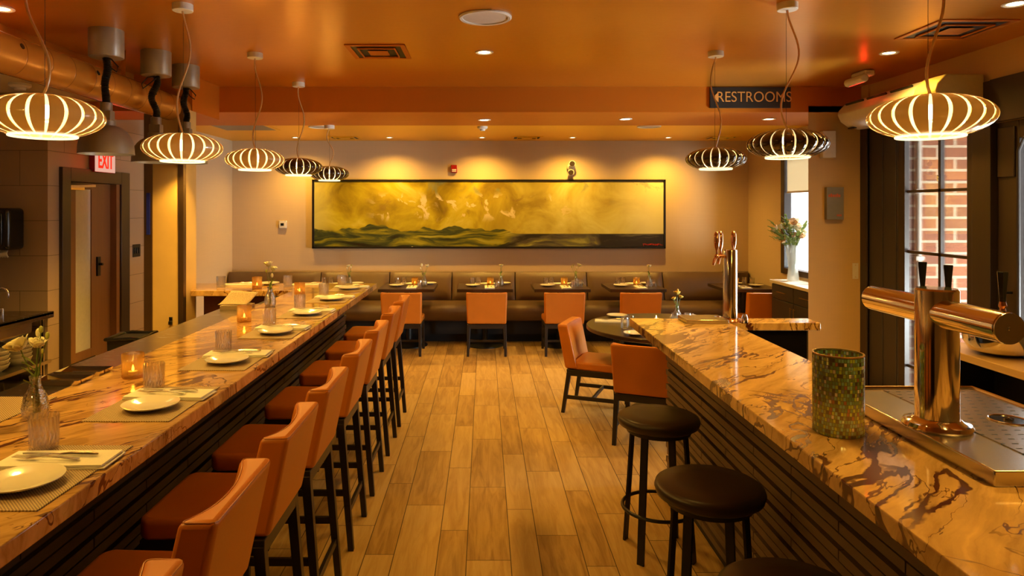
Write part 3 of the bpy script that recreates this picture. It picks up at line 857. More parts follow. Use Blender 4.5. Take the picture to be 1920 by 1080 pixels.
# long dining counter on the left (T/L shaped)
lc = thing('dining_counter', 'long gold marble counter with dark slatted front on the left', 'counter', (-1.5, 3.0, 0))
def rel(mb, o):
    for v in mb.bm.verts: v.co -= Vector(o)
    return mb
LO = (-1.5, 3.0, 0)
top = MB().prism([(-1.70, -0.6), (-1.043, -0.6), (-1.043, 6.62), (-2.82, 6.62), (-2.82, 6.17), (-2.594, 6.17), (-2.594, 6.03), (-1.70, 6.03)], 1.02, Z1)
rel(top, LO).build('marble_top', 'marble', lc, bevel=0.004)
rel(MB().box(-1.925, -1.70, -0.6, 5.2, 1.02, 1.068), LO).build('steel_ledge', 'strip_stone', lc, bevel=0.003)
rel(MB().box(-1.85, -1.325, -0.6, 6.45, 0.0, 1.02), LO).build('carcass', 'slat_back', lc)
sl = MB(); slat_front(sl, -1.325, 1, -0.6, 6.45, 0.10, 1.0, seed=3)
rel(sl, LO).build('slat_front', 'slat', lc)
rel(MB().box(-2.58, -1.85, 6.28, 6.34, 0.0, 1.02), LO).build('back_panel', 'red_wood', lc)
# bar on the right
bc = thing('bar_counter', 'gold marble bar with slatted front on the right', 'bar', (1.3, 2.5, 0))
BO = (1.3, 2.5, 0)
top = MB().prism([(0.961, -0.6), (1.90, -0.6), (1.90, 2.64), (1.56, 2.64), (1.56, 4.34), (2.14, 4.34), (2.14, 4.52), (0.961, 4.52)], 1.02, Z1)
rel(top, BO).build('marble_top', 'marble_bar', bc, bevel=0.004)
rel(MB().box(1.205, 1.54, -0.6, 4.45, 0.0, 1.02), BO).build('carcass', 'slat_back', bc)
rel(MB().box(1.54, 2.08, 4.40, 4.44, 0.0, 1.02), BO).build('end_panel', 'black_plastic', bc)
sl = MB(); slat_front(sl, 1.205, -1, -0.6, 4.45, 0.06, 1.0, seed=5)
rel(sl, BO).build('slat_front', 'slat_bar', bc)
rel(MB().box(1.54, 1.86, 0.6, 2.62, 0.4, 1.02), BO).build('under_cabinet', 'slat_back', bc)

# back bar along the right wall
bb = thing('back_bar', 'honey-edged low back bar counter along the right wall', 'counter', (3.3, 3.0, 0))
KO = (3.3, 3.0, 0)
rel(MB().box(2.86, 3.70, 0.4, 4.42, 0.885, 0.93), KO).build('counter_top', 'light_edge', bb, bevel=0.004)
rel(MB().box(3.25, 3.70, 0.4, 4.38, 0.0, 0.885), KO).build('cabinet_body', 'slat_back', bb)
rel(MB().box(2.90, 3.25, 0.4, 4.38, 0.40, 0.43), KO).build('shelf', 'slat_back', bb)
rel(MB().box(2.90, 3.25, 4.35, 4.38, 0.0, 0.885), KO).build('side_panel', 'slat_back', bb)
tag(MB().box(3.12, 3.68, 1.2, 4.3, 0.9305, 0.936).build('bar_mat', 'mat_dark'), 'dark mat lying on the back bar counter', 'mat')
# stemmed glasses on the shelf under the back bar
wg = thing('wine_glass', '', 'glass', (0, 0, 0))
MB().lathe([(0.0, 0.0), (0.034, 0.0), (0.034, 0.003), (0.005, 0.008), (0.004, 0.09), (0.012, 0.10), (0.034, 0.13), (0.038, 0.16), (0.031, 0.21), (0.0295, 0.21), (0.036, 0.16), (0.032, 0.132), (0.0, 0.104)], 20).build('glass_body', 'glass', wg)
WG = Proto(wg)
for i in range(10):
    WG.put((3.0 + 0.09 * (i % 2), 4.25 - 0.17 * i, 0.431), 0, '%s stemmed wine glass from the far end under the back bar' % ORD[i], 'wine glasses under the back bar')
# big steel bowl
bw = tag(MB().lathe([(0.0, 0.0), (0.10, 0.0), (0.155, 0.02), (0.185, 0.07), (0.190, 0.13), (0.188, 0.175), (0.193, 0.178), (0.186, 0.18), (0.183, 0.13), (0.176, 0.07), (0.15, 0.028), (0.0, 0.012)], 48).build('wine_bucket', 'steel', loc=(3.06, 4.05, 0.9365)), 'wide polished steel bowl on the back bar', 'bowl')
tag(MB().lathe([(0, 0), (0.045, 0), (0.047, 0.2), (0.03, 0.23), (0.018, 0.26), (0.018, 0.30), (0, 0.30)], 24).build('squeeze_bottle', 'white_plastic', loc=(3.42, 4.14, 0.9365)), 'tall white bottle standing right of the steel bowl', 'bottle')

# ================================================================== SEATS
def upholstered(name, label, cat, seat_z, back_top, w=0.44, d=0.44, high=True):
    t = thing(name, label, cat)
    lean = 0.075
    b0 = seat_z - 0.065                     # bottom of leather back
    # back: plan outline, flat outer face, scooped inner face
    def outline(y_out, half, tk_end, tk_mid, n=12):
        pts = [(-half, y_out), (half, y_out)]
        for i in range(n + 1):
            u = 1 - 2 * i / n
            k = abs(u) ** 2.2
            pts.append((u * half, y_out + tk_mid + (tk_end - tk_mid) * k))
        return pts
    yb = -d / 2
    lo = outline(yb - 0.005, w / 2 - 0.012, 0.115, 0.07)
    hi = outline(yb - lean, w / 2, 0.10, 0.055)
    mb = MB()
    # loft in several levels for a soft top
    n = len(lo)
    lev = []
    for k, f in enumerate((0.0, 0.5, 1.0)):
        s = 1.0
        ring = []
        for (xa, ya), (xb, yb_) in zip(lo, hi):
            x = xa + (xb - xa) * f; y = ya + (yb_ - ya) * f
            cyy = (yb - lean * f + 0.045)
            dip = 0.014 * (1 - min(1, abs(x) / (w / 2)) ** 2) * (f ** 6)
            ring.append(mb.bm.verts.new((x * s, cyy + (y - cyy) * s, b0 + (back_top - b0) * f - dip)))
        lev.append(ring)
    for A, B in zip(lev, lev[1:]):
        for i in range(n):
            mb.bm.faces.new((A[i], A[(i + 1) % n], B[(i + 1) % n], B[i]))
    mb.bm.faces.new(lev[0][::-1]); mb.bm.faces.new(lev[-1])
    bk = mb.build('backrest', 'leather', t, bevel=0.018, seg=4, sharp=60)
    def chamfer(ps, d=0.016):
        out = []; k = len(ps)
        for i, p in enumerate(ps):
            a, b, c = Vector(ps[i - 1]), Vector(p), Vector(ps[(i + 1) % k])
            e, f = (a - b), (c - b)
            if e.length > 1e-6 and f.length > 1e-6 and (-e).angle(f) > R(40):
                out.append(tuple(b + e.normalized() * min(d, e.length * 0.45))); out.append(tuple(b + (e.normalized() + f.normalized()) * d * 0.3)); out.append(tuple(b + f.normalized() * min(d, f.length * 0.45)))
            else: out.append(tuple(p))
        return out
    pp = MB().tube([(x * 0.972, (yb - lean + 0.045) + (y - (yb - lean + 0.045)) * 0.88, back_top - 0.0046 - 0.014 * (1 - min(1, abs(x) / (w / 2)) ** 2)) for x, y in chamfer(hi)], 0.0022, 6, closed=True)
    pp.build('piping', 'piping', bk)
    # seat cushion
    s0, s1 = seat_z - 0.075, seat_z
    def seat_ring(z, k):
        hw, y0, y1 = w / 2 - 0.004, yb + 0.06, d / 2
        o = [(-hw + 0.02, y0), (hw - 0.02, y0), (hw, y1 - 0.03), (hw - 0.03, y1), (-hw + 0.03, y1), (-hw, y1 - 0.03)]
        return [(x * k, (y - 0.03) * k + 0.03, z) for x, y in o]
    sb = MB()
    rings = [[sb.bm.verts.new(p) for p in seat_ring(z, k)] for z, k in ((s0, 1.0), (s1, 1.0))]
    for A, B in zip(rings, rings[1:]):
        for i in range(6): sb.bm.faces.new((A[i], A[(i + 1) % 6], B[(i + 1) % 6], B[i]))
    sb.bm.faces.new(rings[0][::-1]); sb.bm.faces.new(rings[-1])
    st = sb.build('seat', 'leather', t, bevel=0.02, seg=4, sharp=60)
    MB().box(-w / 2 + 0.012, w / 2 - 0.012, yb + 0.01, d / 2 - 0.012, s0 - 0.05, s0 + 0.004).build('seat_frame', 'leg_wood', t, bevel=0.003)
    # legs
    lz = s0 - 0.02
    q = 0.019
    lx = w / 2 - 0.03
    legs = {}
    for sx in (-1, 1):
        for sy, (yt, yf) in ((-1, (yb + 0.03, yb - 0.025)), (1, (d / 2 - 0.035, d / 2 - 0.02))):
            xt, xf = sx * lx, sx * (lx + 0.008)
            qb = 0.015
            MB().hexa([(xf - qb, yf - qb, 0), (xf + qb, yf - qb, 0), (xf + qb, yf + qb, 0), (xf - qb, yf + qb, 0)],
                      [(xt - q, yt - q, lz), (xt + q, yt - q, lz), (xt + q, yt + q, lz), (xt - q, yt + q, lz)]).build('leg', 'leg_wood', t, bevel=0.002)
            legs[sx, sy] = ((xt, yt), (xf, yf))
    def at(sx, sy, z):
        (xt, yt), (xf, yf) = legs[sx, sy]
        f = z / lz
        return (xf + (xt - xf) * f, yf + (yt - yf) * f, z)
    if high:
        rails = [((-1, -1), (-1, 1), 0.30), ((1, -1), (1, 1), 0.30), ((-1, 1), (1, 1), 0.22), ((-1, -1), (1, -1), 0.20)]
    else:
        rails = [((-1, -1), (-1, 1), 0.14), ((1, -1), (1, 1), 0.14), ((-1, 0), (1, 0), 0.14)]
    for a, b, z in rails:
        if a[1] == 0:
            p0 = ((at(-1, -1, z)[0] + at(-1, 1, z)[0]) / 2, 0.0, z); p1 = (-p0[0], 0.0, z)
        else:
            p0, p1 = at(*a, z), at(*b, z)
        MB().bar(p0, p1, 0.018, 0.032).build('stretcher', 'leg_wood', t, bevel=0.002)
    return t
BS = Proto(upholstered('bar_stool', '', 'stool', 0.76, 1.035))
ys = [5.82, 5.16, 4.47, 3.79, 3.09, 2.49, 1.88, 1.28]
for i, y in enumerate(ys[::-1]):
    BS.put((-0.945, y, 0), R(90), '%s high-backed orange leather bar stool from the near end of the marble counter' % ORD[i], 'orange bar stools at the long counter')
DC = Proto(upholstered('dining_chair', '', 'chair', 0.455, 0.775, 0.50, 0.47, False))
TX = [-1.97, -0.99, 0.01, 0.99, 1.95, 3.40]
cx = {1: -1.005, 2: 0.03, 3: 0.975, 4: 1.90, 5: 3.44}
TN = {0: 'leftmost dark table, behind the marble counter', 1: 'second dark table from the left along the bench', 2: 'dark table below the painting centre', 3: 'dark table right of the painting centre', 4: 'dark table under the painting\'s right end', 5: 'rightmost dark table, by the credenza'}
TS = {0: 'the leftmost bench table', 1: 'the second bench table from the left', 2: 'the third bench table from the left', 3: 'the fourth bench table from the left', 4: 'the fifth bench table from the left', 5: 'the rightmost bench table'}
for k, x in cx.items():
    DC.put((x, 8.53, 0), R(0), 'orange leather chair with its back to us at %s' % TS[k], 'orange chairs along the bench tables')
DC.put((1.02, 6.13, 0), R(-112), 'orange leather chair left of the round table, seat showing', 'orange chairs at the round table')
DC.put((1.30, 5.33, 0), R(-24), 'orange leather chair in front of the round table, back to us', 'orange chairs at the round table')

# backless black stools
rt = thing('round_stool', '', 'stool')
pr = [(0.0, 0.655), (0.185, 0.655), (0.205, 0.668), (0.212, 0.690), (0.207, 0.706), (0.190, 0.716), (0.12, 0.720), (0.0, 0.721)]
MB().lathe(pr, 48).build('seat', 'black_leather', rt, sharp=60)
MB().lathe([(0.0, 0.63), (0.165, 0.63), (0.172, 0.655), (0.0, 0.655)], 40).build('seat_base', 'black_metal', rt)
for k in range(4):
    a = R(45 + 90 * k)
    ca, sa = math.cos(a), math.sin(a)
    MB().bar((0.150 * ca, 0.150 * sa, 0.64), (0.195 * ca, 0.195 * sa, 0.0), 0.038, 0.012, (ca, sa, 0)).build('leg', 'black_metal', rt, bevel=0.001)
MB().tube([(0.186 * math.cos(2 * PI * i / 40), 0.186 * math.sin(2 * PI * i / 40), 0.235) for i in range(40)], 0.0095, 8, closed=True).build('foot_ring', 'black_metal', rt)
RS = Proto(rt)
for i, (x, y, r_) in enumerate([(0.915, 3.585, 4), (0.890, 2.70, -3), (0.875, 1.93, 8)]):
    RS.put((x, y, 0), R(r_), ['farthest black round stool, nearest the orange chairs', 'middle black round stool at the slatted bar', 'nearest black round stool, cut off by the picture\'s lower edge'][i], 'black backless stools at the bar')

# ================================================================== BENCH
bn = thing('banquette', 'long taupe leather bench seat along the back wall', 'bench', (0, 9.4, 0))
NO = (0, 9.4, 0)
xs = [-3.58, -2.28, -1.32, -0.45, 0.43, 1.43, 2.49, 3.38]
for a, b in zip(xs, xs[1:]):
    m = MB()
    z0, z1, yb0, yt0 = 0.53, 0.90, 9.42, 9.56
    def face(u, v, a=a, b=b):
        x = a + 0.006 + (b - a - 0.012) * u
        e = min(u, 1 - u)
        puff = 0.035 * (1 - max(0, 1 - e / 0.06) ** 2) * (1 - abs(2 * v - 1) ** 4)
        return (x, yb0 + (yt0 - yb0) * v - puff, z0 + (z1 - z0) * v)
    m.grid(face, 24, 10)
    m.quad((a + 0.006, yt0, z1), (b - 0.006, yt0, z1), (b - 0.006, 9.70, z1 - 0.01), (a + 0.006, 9.70, z1 - 0.01))
    m.quad((a + 0.006, yb0, z0), (a + 0.006, yt0, z1), (a + 0.006, 9.70, z1 - 0.01), (a + 0.006, 9.70, z0))
    m.quad((b - 0.006, yb0, z0), (b - 0.006, yt0, z1), (b - 0.006, 9.70, z1 - 0.01), (b - 0.006, 9.70, z0))
    m.quad((a + 0.006, yb0, z0), (b - 0.006, yb0, z0), (b - 0.006, 9.70, z0), (a + 0.006, 9.70, z0))
    rel(m, NO).build('back_cushion', 'bench_leather', bn, sharp=60)
m = MB()
prof = [(8.99, 0.31), (8.955, 0.33), (8.945, 0.40), (8.95, 0.47), (8.985, 0.505), (9.06, 0.52), (9.44, 0.525), (9.44, 0.31)]
n0 = [m.bm.verts.new((-3.58, y, z)) for y, z in prof]; n1 = [m.bm.verts.new((3.76, y, z)) for y, z in prof]
for i in range(len(prof)): m.bm.faces.new((n0[i], n0[(i + 1) % len(prof)], n1[(i + 1) % len(prof)], n1[i]))
m.bm.faces.new(n0); m.bm.faces.new(n1)
rel(m, NO).build('seat_cushion', 'bench_leather', bn, sharp=60)
rel(MB().box(-3.58, 3.76, 9.10, 9.70, 0.12, 0.31), NO).build('bench_base', 'slat_back', bn)
rel(MB().box(-3.58, 3.76, 9.225, 9.70, 0.0, 0.12), NO).build('toe_kick', 'slat_back', bn)
rel(MB().box(-3.58, 3.38, 9.70, 9.745, 0.1, 0.89), NO).build('back_board', 'bench_leather', bn)
# rounded end of the bench back beside the right wall
m = MB()
pts = [(3.39 + 0.37 * math.sin(a) , 9.735 - 0.20 * math.cos(a)) for a in [i * PI / 20 for i in range(11)]]
m.prism([(3.39, 9.735)] + pts, 0.53, 0.90)
rel(m, NO).build('corner_cushion', 'bench_leather', bn, sharp=50, bevel=0.01)

# ================================================================== TABLES
tb = thing('dining_table', '', 'table')
MB().box(-0.355, 0.355, -0.345, 0.345, 0.735, 0.775).build('tabletop', 'table_wood', tb, bevel=0.003)
MB().cyl((0, 0, 0.03), (0, 0, 0.72), 0.042, n=24).build('column', 'black_metal', tb)
MB().lathe([(0, 0), (0.245, 0), (0.245, 0.012), (0.21, 0.028), (0.06, 0.045), (0, 0.05)], 40).build('base', 'black_metal', tb)
MB().box(-0.26, 0.26, -0.03, 0.03, 0.715, 0.735).box(-0.03, 0.03, -0.26, 0.26, 0.715, 0.735).build('top_plate', 'black_metal', tb)
TB = Proto(tb)
TY = 8.965
for k, x in enumerate(TX):
    TB.put((x, TY, 0), 0, TN[k], 'dark square tables along the bench')
rtb = thing('round_table', 'round dark table with orange chairs between bench and bar', 'table', (1.63, 6.03, 0))
MB().lathe([(0, 0.722), (0.70, 0.722), (0.72, 0.728), (0.72, 0.755), (0.715, 0.76), (0, 0.76)], 72).build('tabletop', 'table_wood', rtb)
MB().cyl((0, 0, 0.03), (0, 0, 0.722), 0.05, n=24).build('column', 'black_metal', rtb)
MB().lathe([(0, 0), (0.33, 0), (0.33, 0.014), (0.26, 0.03), (0.07, 0.05), (0, 0.055)], 40).build('base', 'black_metal', rtb)
MB().bar((-0.3, 0, 0.712), (0.3, 0, 0.712), 0.06, 0.02).bar((0, -0.3, 0.712), (0, 0.3, 0.712), 0.06, 0.02).build('top_plate', 'black_metal', rtb)

# ================================================================== TABLEWARE PROTOTYPES
def single(name, mb, mat, cat, **kw):
    o = mb.build(name, mat, **kw)
    o['category'] = cat
    return Proto(o)
PLATE = single('plate', MB().lathe([(0, 0.0), (0.045, 0.0), (0.047, 0.004), (0.060, 0.006), (0.094, 0.016), (0.098, 0.0185), (0.098, 0.021), (0.094, 0.0205), (0.062, 0.011), (0.05, 0.0085), (0, 0.0085)], 56), 'china', 'plate', sharp=70)
PLACEMAT = single('placemat', MB().box(-0.15, 0.15, -0.225, 0.225, 0, 0.003), 'placemat', 'placemat')
def napkin_mesh():
    m = MB()
    def leaf(z0, z1, s, ox):
        def f(u, v):
            x = (u - 0.5) * 0.31 * s + ox; y = (v - 0.5) * 0.125 * s
            e = min(u, 1 - u, v, 1 - v)
            return (x, y, z1 - (0.004 if e <= 0 else 0) + 0.0012 * math.sin(9 * u + 4 * v))
        m.grid(f, 16, 6)
        o = [(-0.155 * s + ox, -0.0625 * s), (0.155 * s + ox, -0.0625 * s), (0.155 * s + ox, 0.0625 * s), (-0.155 * s + ox, 0.0625 * s)]
        m.prism(o, z0, z1 - 0.003)
    leaf(0.0, 0.007, 1.0, 0.0)
    leaf(0.006, 0.014, 0.97, -0.003)
    return m
NAPKIN = single('napkin', napkin_mesh(), 'napkin', 'napkin', sharp=60)
def fork_mesh():
    m = MB()
    path = [(0.095, 0.003), (0.05, 0.006), (0.0, 0.010), (-0.03, 0.006), (-0.05, 0.004)]
    wd = [0.007, 0.0045, 0.003, 0.005, 0.0105]
    for (x0, z0), (x1, z1), a, b in zip(path, path[1:], wd, wd[1:]):
        m.hexa([(x0, -a, z0), (x0, a, z0), (x0, a, z0 + 0.002), (x0, -a, z0 + 0.002)], [(x1, -b, z1), (x1, b, z1), (x1, b, z1 + 0.002), (x1, -b, z1 + 0.002)])
    for i in range(4):
        y = -0.0085 + 0.0057 * i
        m.hexa([(-0.05, y - 0.0015, 0.004), (-0.05, y + 0.0015, 0.004), (-0.05, y + 0.0015, 0.006), (-0.05, y - 0.0015, 0.006)],
               [(-0.095, y - 0.0008, 0.008), (-0.095, y + 0.0008, 0.008), (-0.095, y + 0.0008, 0.0095), (-0.095, y - 0.0008, 0.0095)])
    return m
FORK = single('fork', fork_mesh(), 'cutlery', 'fork')
def knife_mesh():
    m = MB()
    m.prism([(-0.115, 0.002), (-0.108, -0.006), (-0.07, -0.009), (0.0, -0.008), (0.0, 0.004), (-0.10, 0.005)], 0.003, 0.0048)
    m.tube([(0.0, -0.002, 0.004), (0.03, -0.001, 0.006), (0.09, 0, 0.006), (0.11, 0, 0.005)], [0.0035, 0.005, 0.0062, 0.003], 8)
    return m
KNIFE = single('knife', knife_mesh(), 'cutlery', 'knife')
TUMBLER = single('tumbler', MB().lathe([(0, 0), (0.036, 0), (0.039, 0.004), (0.0415, 0.10), (0.0395, 0.10), (0.036, 0.018), (0, 0.016)], 36), 'cut_glass', 'glass', sharp=50)
SMALLGLASS = single('water_glass', MB().lathe([(0, 0), (0.026, 0), (0.030, 0.01), (0.034, 0.05), (0.031, 0.095), (0.0295, 0.095), (0.032, 0.05), (0.028, 0.014), (0, 0.010)], 28), 'glass', 'glass', sharp=60)
CANDLEGLASS = single('candle_holder', MB().lathe([(0, 0), (0.040, 0), (0.044, 0.006), (0.045, 0.102), (0.042, 0.105), (0.040, 0.102), (0.039, 0.014), (0, 0.012)], 36), 'amber', 'candle holder', sharp=60)
def tealight(label, loc, group=None, power=0.09):
    t = thing('tealight', label, 'candle', loc, 0, group)
    MB().lathe([(0, 0), (0.018, 0), (0.019, 0.014), (0.0165, 0.014), (0, 0.012)], 20).build('wax_cup', 'wax', t)
    MB().lathe([(0, 0.014), (0.004, 0.018), (0.0052, 0.024), (0.003, 0.034), (0, 0.042)], 12).build('flame', 'flame', t)
    lamp('flame_light', 'POINT', t, (0, 0, 0.045), power, WARMER, 0.008)
    return t
_TL = [None]
def put_tealight(loc, label, group='tealights'):
    if _TL[0] is None:
        _TL[0] = Proto(tealight('', (0, 0, 0), group)); _TL[0].root['group'] = group
    return _TL[0].put(loc, 0, label, group)

def petal_cup(m, c, r, h, n, open_, tilt, rz0):
    """one whorl of curved petals"""
    for k in range(n):
        a = rz0 + 2 * PI * k / n
        ca, sa = math.cos(a), math.sin(a)
        def f(u, v):
            w = r * 0.85 * math.sin(PI * min(1.0, 0.18 + 0.70 * v)) * (u - 0.5) * 2 * 0.75
            rad = r * (0.15 + open_ * v ** 0.8) - 0.25 * abs(w)
            z = h * v * (1 - 0.12 * v * open_)
            p = Vector((ca * rad - sa * w, sa * rad + ca * w, z))
            return tuple(c + tilt @ p)
        m.grid(f, 4, 5)
def blossom(parent, name, c, r, mat, tiltv=(0, 0, 1), rng=random):
    q = Vector((0, 0, 1)).rotation_difference(Vector(tiltv).normalized()).to_matrix()
    m = MB(); c = Vector(c)
    petal_cup(m, c, r, r * 1.1, 5, 0.95, q, rng.random() * 6)
    petal_cup(m, c, r * 0.8, r * 1.15, 5, 0.75, q, rng.random() * 6)
    petal_cup(m, c, r * 0.55, r * 1.15, 4, 0.55, q, rng.random() * 6)
    return m.build(name, mat, parent, solid=0.0009, sharp=80)
def bud(parent, c, r, mat):
    return MB().ball(c, r, 12, 8, (0.75, 0.75, 1.3)).build('bud', mat, parent)
def leaf(m, p, d, L, w):
    p = Vector(p); d = Vector(d).normalized()
    s = d.cross(Vector((0, 0, 1)))
    if s.length < 1e-4: s = Vector((1, 0, 0))
    s.normalize(); nrm = s.cross(d)
    def f(u, v):
        k = math.sin(PI * (0.04 + 0.94 * v)) ** 0.8 * w * (u - 0.5)
        return tuple(p + d * (L * v) + s * k + nrm * (abs(u - 0.5) * w * 0.4 - 0.18 * L * v * v))
    m.grid(f, 2, 6)
def sprig(label, loc, rz, heads, hgt, petal='petal', group='flower sprigs in bud vases', seed=1):
    rnd = random.Random(seed)
    t = thing('flower_sprig', label, 'flower', loc, rz, group)
    sm = MB(); lm = MB()
    for i, (x, y, z, r, kind) in enumerate(heads):
        b0 = (0.004 * (i - 1), 0.003 * (i % 2), 0.004)
        mid = (x * 0.25, y * 0.25, z * 0.6)
        sm.tube([b0, mid, (x * 0.8, y * 0.8, z * 0.9), (x, y, z + 0.003)], 0.0018, 6)
        if kind == 'f': blossom(t, 'blossom', (x, y, z), r * (1.0 if r > 0.035 else 1.3), petal, (x * 1.6, y * 1.6, z * 0.6), rnd)
        else: bud(t, (x, y, z + r), r, petal if kind == 'b' else 'bud_green')
    for k in range(5):
        a = rnd.random() * 6.28
        leaf(lm, (0.004 * math.cos(a), 0.004 * math.sin(a), hgt * (0.42 + 0.09 * k)), (math.cos(a) * 0.6, math.sin(a) * 0.6, 0.8), 0.05, 0.018)
    sm.build('stem', 'green', t)
    lm.build('leaf', 'green', t)
    return t
VASE = single('bud_vase', MB().lathe([(0, 0), (0.034, 0), (0.040, 0.008), (0.043, 0.035), (0.036, 0.075), (0.020, 0.105), (0.016, 0.125), (0.020, 0.145), (0.018, 0.145), (0.014, 0.125), (0.018, 0.105), (0.033, 0.074), (0.039, 0.035), (0.030, 0.010), (0, 0.009)], 32), 'hammered', 'vase', sharp=60)

# ================================================================== LONG COUNTER SETTINGS
PZ = Z1 + 0.0005
py = [1.79, 2.477, 3.21, 3.955, 4.65, 5.39, 6.10]
SET = ['nearest setting on the long counter'] + ['%s long-counter setting from the near end' % ORD[i] for i in range(1, 6)] + ['farthest setting on the long counter']
for i, y in enumerate(py):
    rnd = random.Random(i)
    s = SET[i]
    PLACEMAT.put((-1.225, y + 0.075, PZ), 0, 'woven tan placemat of the %s' % s, 'woven placemats on the long counter')
    PLATE.put((-1.21, y, PZ + 0.0035), 0, 'round white plate of the %s' % s, 'white plates on the long counter')
    a = R(rnd.uniform(-3, 3))
    NAPKIN.put((-1.215, y + 0.165, PZ + 0.0035), a, 'folded white napkin of the %s' % s, 'folded napkins on the long counter')
    FORK.put((-1.235, y + 0.135, PZ + 0.020), a + R(-5), 'steel fork lying on the napkin of the %s' % s, 'forks on the long counter')
    KNIFE.put((-1.215, y + 0.170, PZ + 0.020), a + R(-4), 'steel knife lying on the napkin of the %s' % s, 'knives on the long counter')
    TUMBLER.put((-1.330, y + 0.272, PZ + 0.0035), 0, 'cut-glass tumbler behind the napkin of the %s' % s, 'cut-glass tumblers on the long counter')
# settings on the short return
for i, (x, nm) in enumerate(((-2.33, 'left end'), (-1.66, 'right end'))):
    NAPKIN.put((x, 6.46, PZ), R(8), 'folded white napkin at the %s of the marble return' % nm, 'napkins on the marble return')
    FORK.put((x - 0.02, 6.445, PZ + 0.0165), R(14), 'steel fork on the napkin at the %s of the marble return' % nm, 'forks on the marble return')
    KNIFE.put((x + 0.01, 6.475, PZ + 0.0165), R(10), 'steel knife on the napkin at the %s of the marble return' % nm, 'knives on the marble return')
TUMBLER.put((-2.43, 6.30, PZ), 0, 'cut-glass tumbler at the pillar end of the marble return', 'tumblers on the marble return')
TUMBLER.put((-1.83, 6.36, PZ), 0, 'cut-glass tumbler in the middle of the marble return', 'tumblers on the marble return')
PLATE.put((-2.05, 6.5, PZ), 0, 'white plate on the marble return behind the candle', 'plates on the marble return')
for i, (x, y, nm) in enumerate(((-1.513, 2.94, 'nearest on the long counter'), (-1.54, 4.38, 'in the middle of the long counter'), (-1.555, 5.75, 'at the far end of the long counter'), (-2.06, 6.19, 'on the marble return'))):
    CANDLEGLASS.put((x, y, PZ), R(20 * i), 'amber ribbed glass candle holder, %s' % nm, 'amber candle holders on the marble counter')
    put_tealight((x, y, PZ + 0.0135), 'lit tealight in the amber holder, %s' % nm)
VASE.put((-1.565, 2.38, PZ), 0, 'hammered glass bud vase nearest to us at the far left', 'bud vases on the long counter')
sprig('cream open flower with green buds in the nearest bud vase', (-1.565, 2.38, PZ + 0.011), 0,
      [(-0.045, -0.01, 0.225, 0.040, 'f'), (0.012, -0.008, 0.235, 0.022, 'f'), (0.020, 0.0, 0.285, 0.010, 'g'), (0.004, 0.01, 0.27, 0.012, 'b'), (0.036, 0.01, 0.262, 0.010, 'g'), (0.032, -0.01, 0.215, 0.007, 'g')], 0.22, seed=2)
VASE.put((-1.594, 5.08, PZ), 0, 'hammered glass bud vase halfway along the long counter', 'bud vases on the long counter')
sprig('tall white flower sprig in the vase halfway along the long counter', (-1.594, 5.08, PZ + 0.011), 0,
      [(-0.012, 0.0, 0.285, 0.026, 'f'), (0.022, 0.0, 0.255, 0.022, 'f'), (0.018, -0.01, 0.205, 0.013, 'b'), (-0.03, 0.01, 0.24, 0.010, 'g')], 0.2, seed=3)
# kitchen side of the counter: folded mat, steel pans, menus
tag(MB().box(-0.13, 0.13, -0.17, 0.17, 0, 0.004).build('placemat', 'placemat', loc=(-1.775, 2.46, PZ - 0.001)), 'woven placemat on the steel ledge at the left edge', 'placemat')
pan = thing('steel_pan', '', 'pan')
m = MB()
o1 = [(-0.10, -0.055), (0.10, -0.055), (0.10, 0.055), (-0.10, 0.055)]
m.prism([(x * 0.93, y * 0.9) for x, y in o1], 0.0, 0.002)
for (xa, ya), (xb, yb) in zip(o1, o1[1:] + o1[:1]):
    m.hexa([(xa * 0.93, ya * 0.9, 0), (xb * 0.93, yb * 0.9, 0), (xb * 0.91, yb * 0.87, 0), (xa * 0.91, ya * 0.87, 0)], [(xa, ya, 0.022), (xb, yb, 0.022), (xb * 0.975, yb * 0.955, 0.022), (xa * 0.975, ya * 0.955, 0.022)])
m.build('pan_body', 'steel', pan)
PAN = Proto(pan)
PAN.put((-1.765, 2.855, 1.0685), R(0), 'shallow steel pan on the ledge, nearer of two', 'steel pans on the ledge')
PAN.put((-1.765, 3.01, 1.0685), R(0), 'shallow steel pan on the ledge, farther of two', 'steel pans on the ledge')
st = thing('menu_stack', 'low stack of menu sheets on the steel ledge end', 'menu', (-1.80, 4.98, 1.0685))
for k in range(5):
    MB().box(-0.10, 0.10, -0.075, 0.075, 0.006 * k, 0.006 * k + 0.005).build('sheet_pad', 'paper', st)
def curl(u, v):
    return (-1.925 + 0.20 * u + 0.05 * v, 4.93 + 0.13 * v, 1.1005 + 0.075 * v ** 1.4 + 0.012 * (1 - u) ** 2 * v + 0.004 * math.sin(3 * u))
tag(MB().grid(curl, 12, 8).build('menu_sheet', 'paper', solid=0.0015), 'curled printed menu sheet propped up on the menu stack', 'menu')

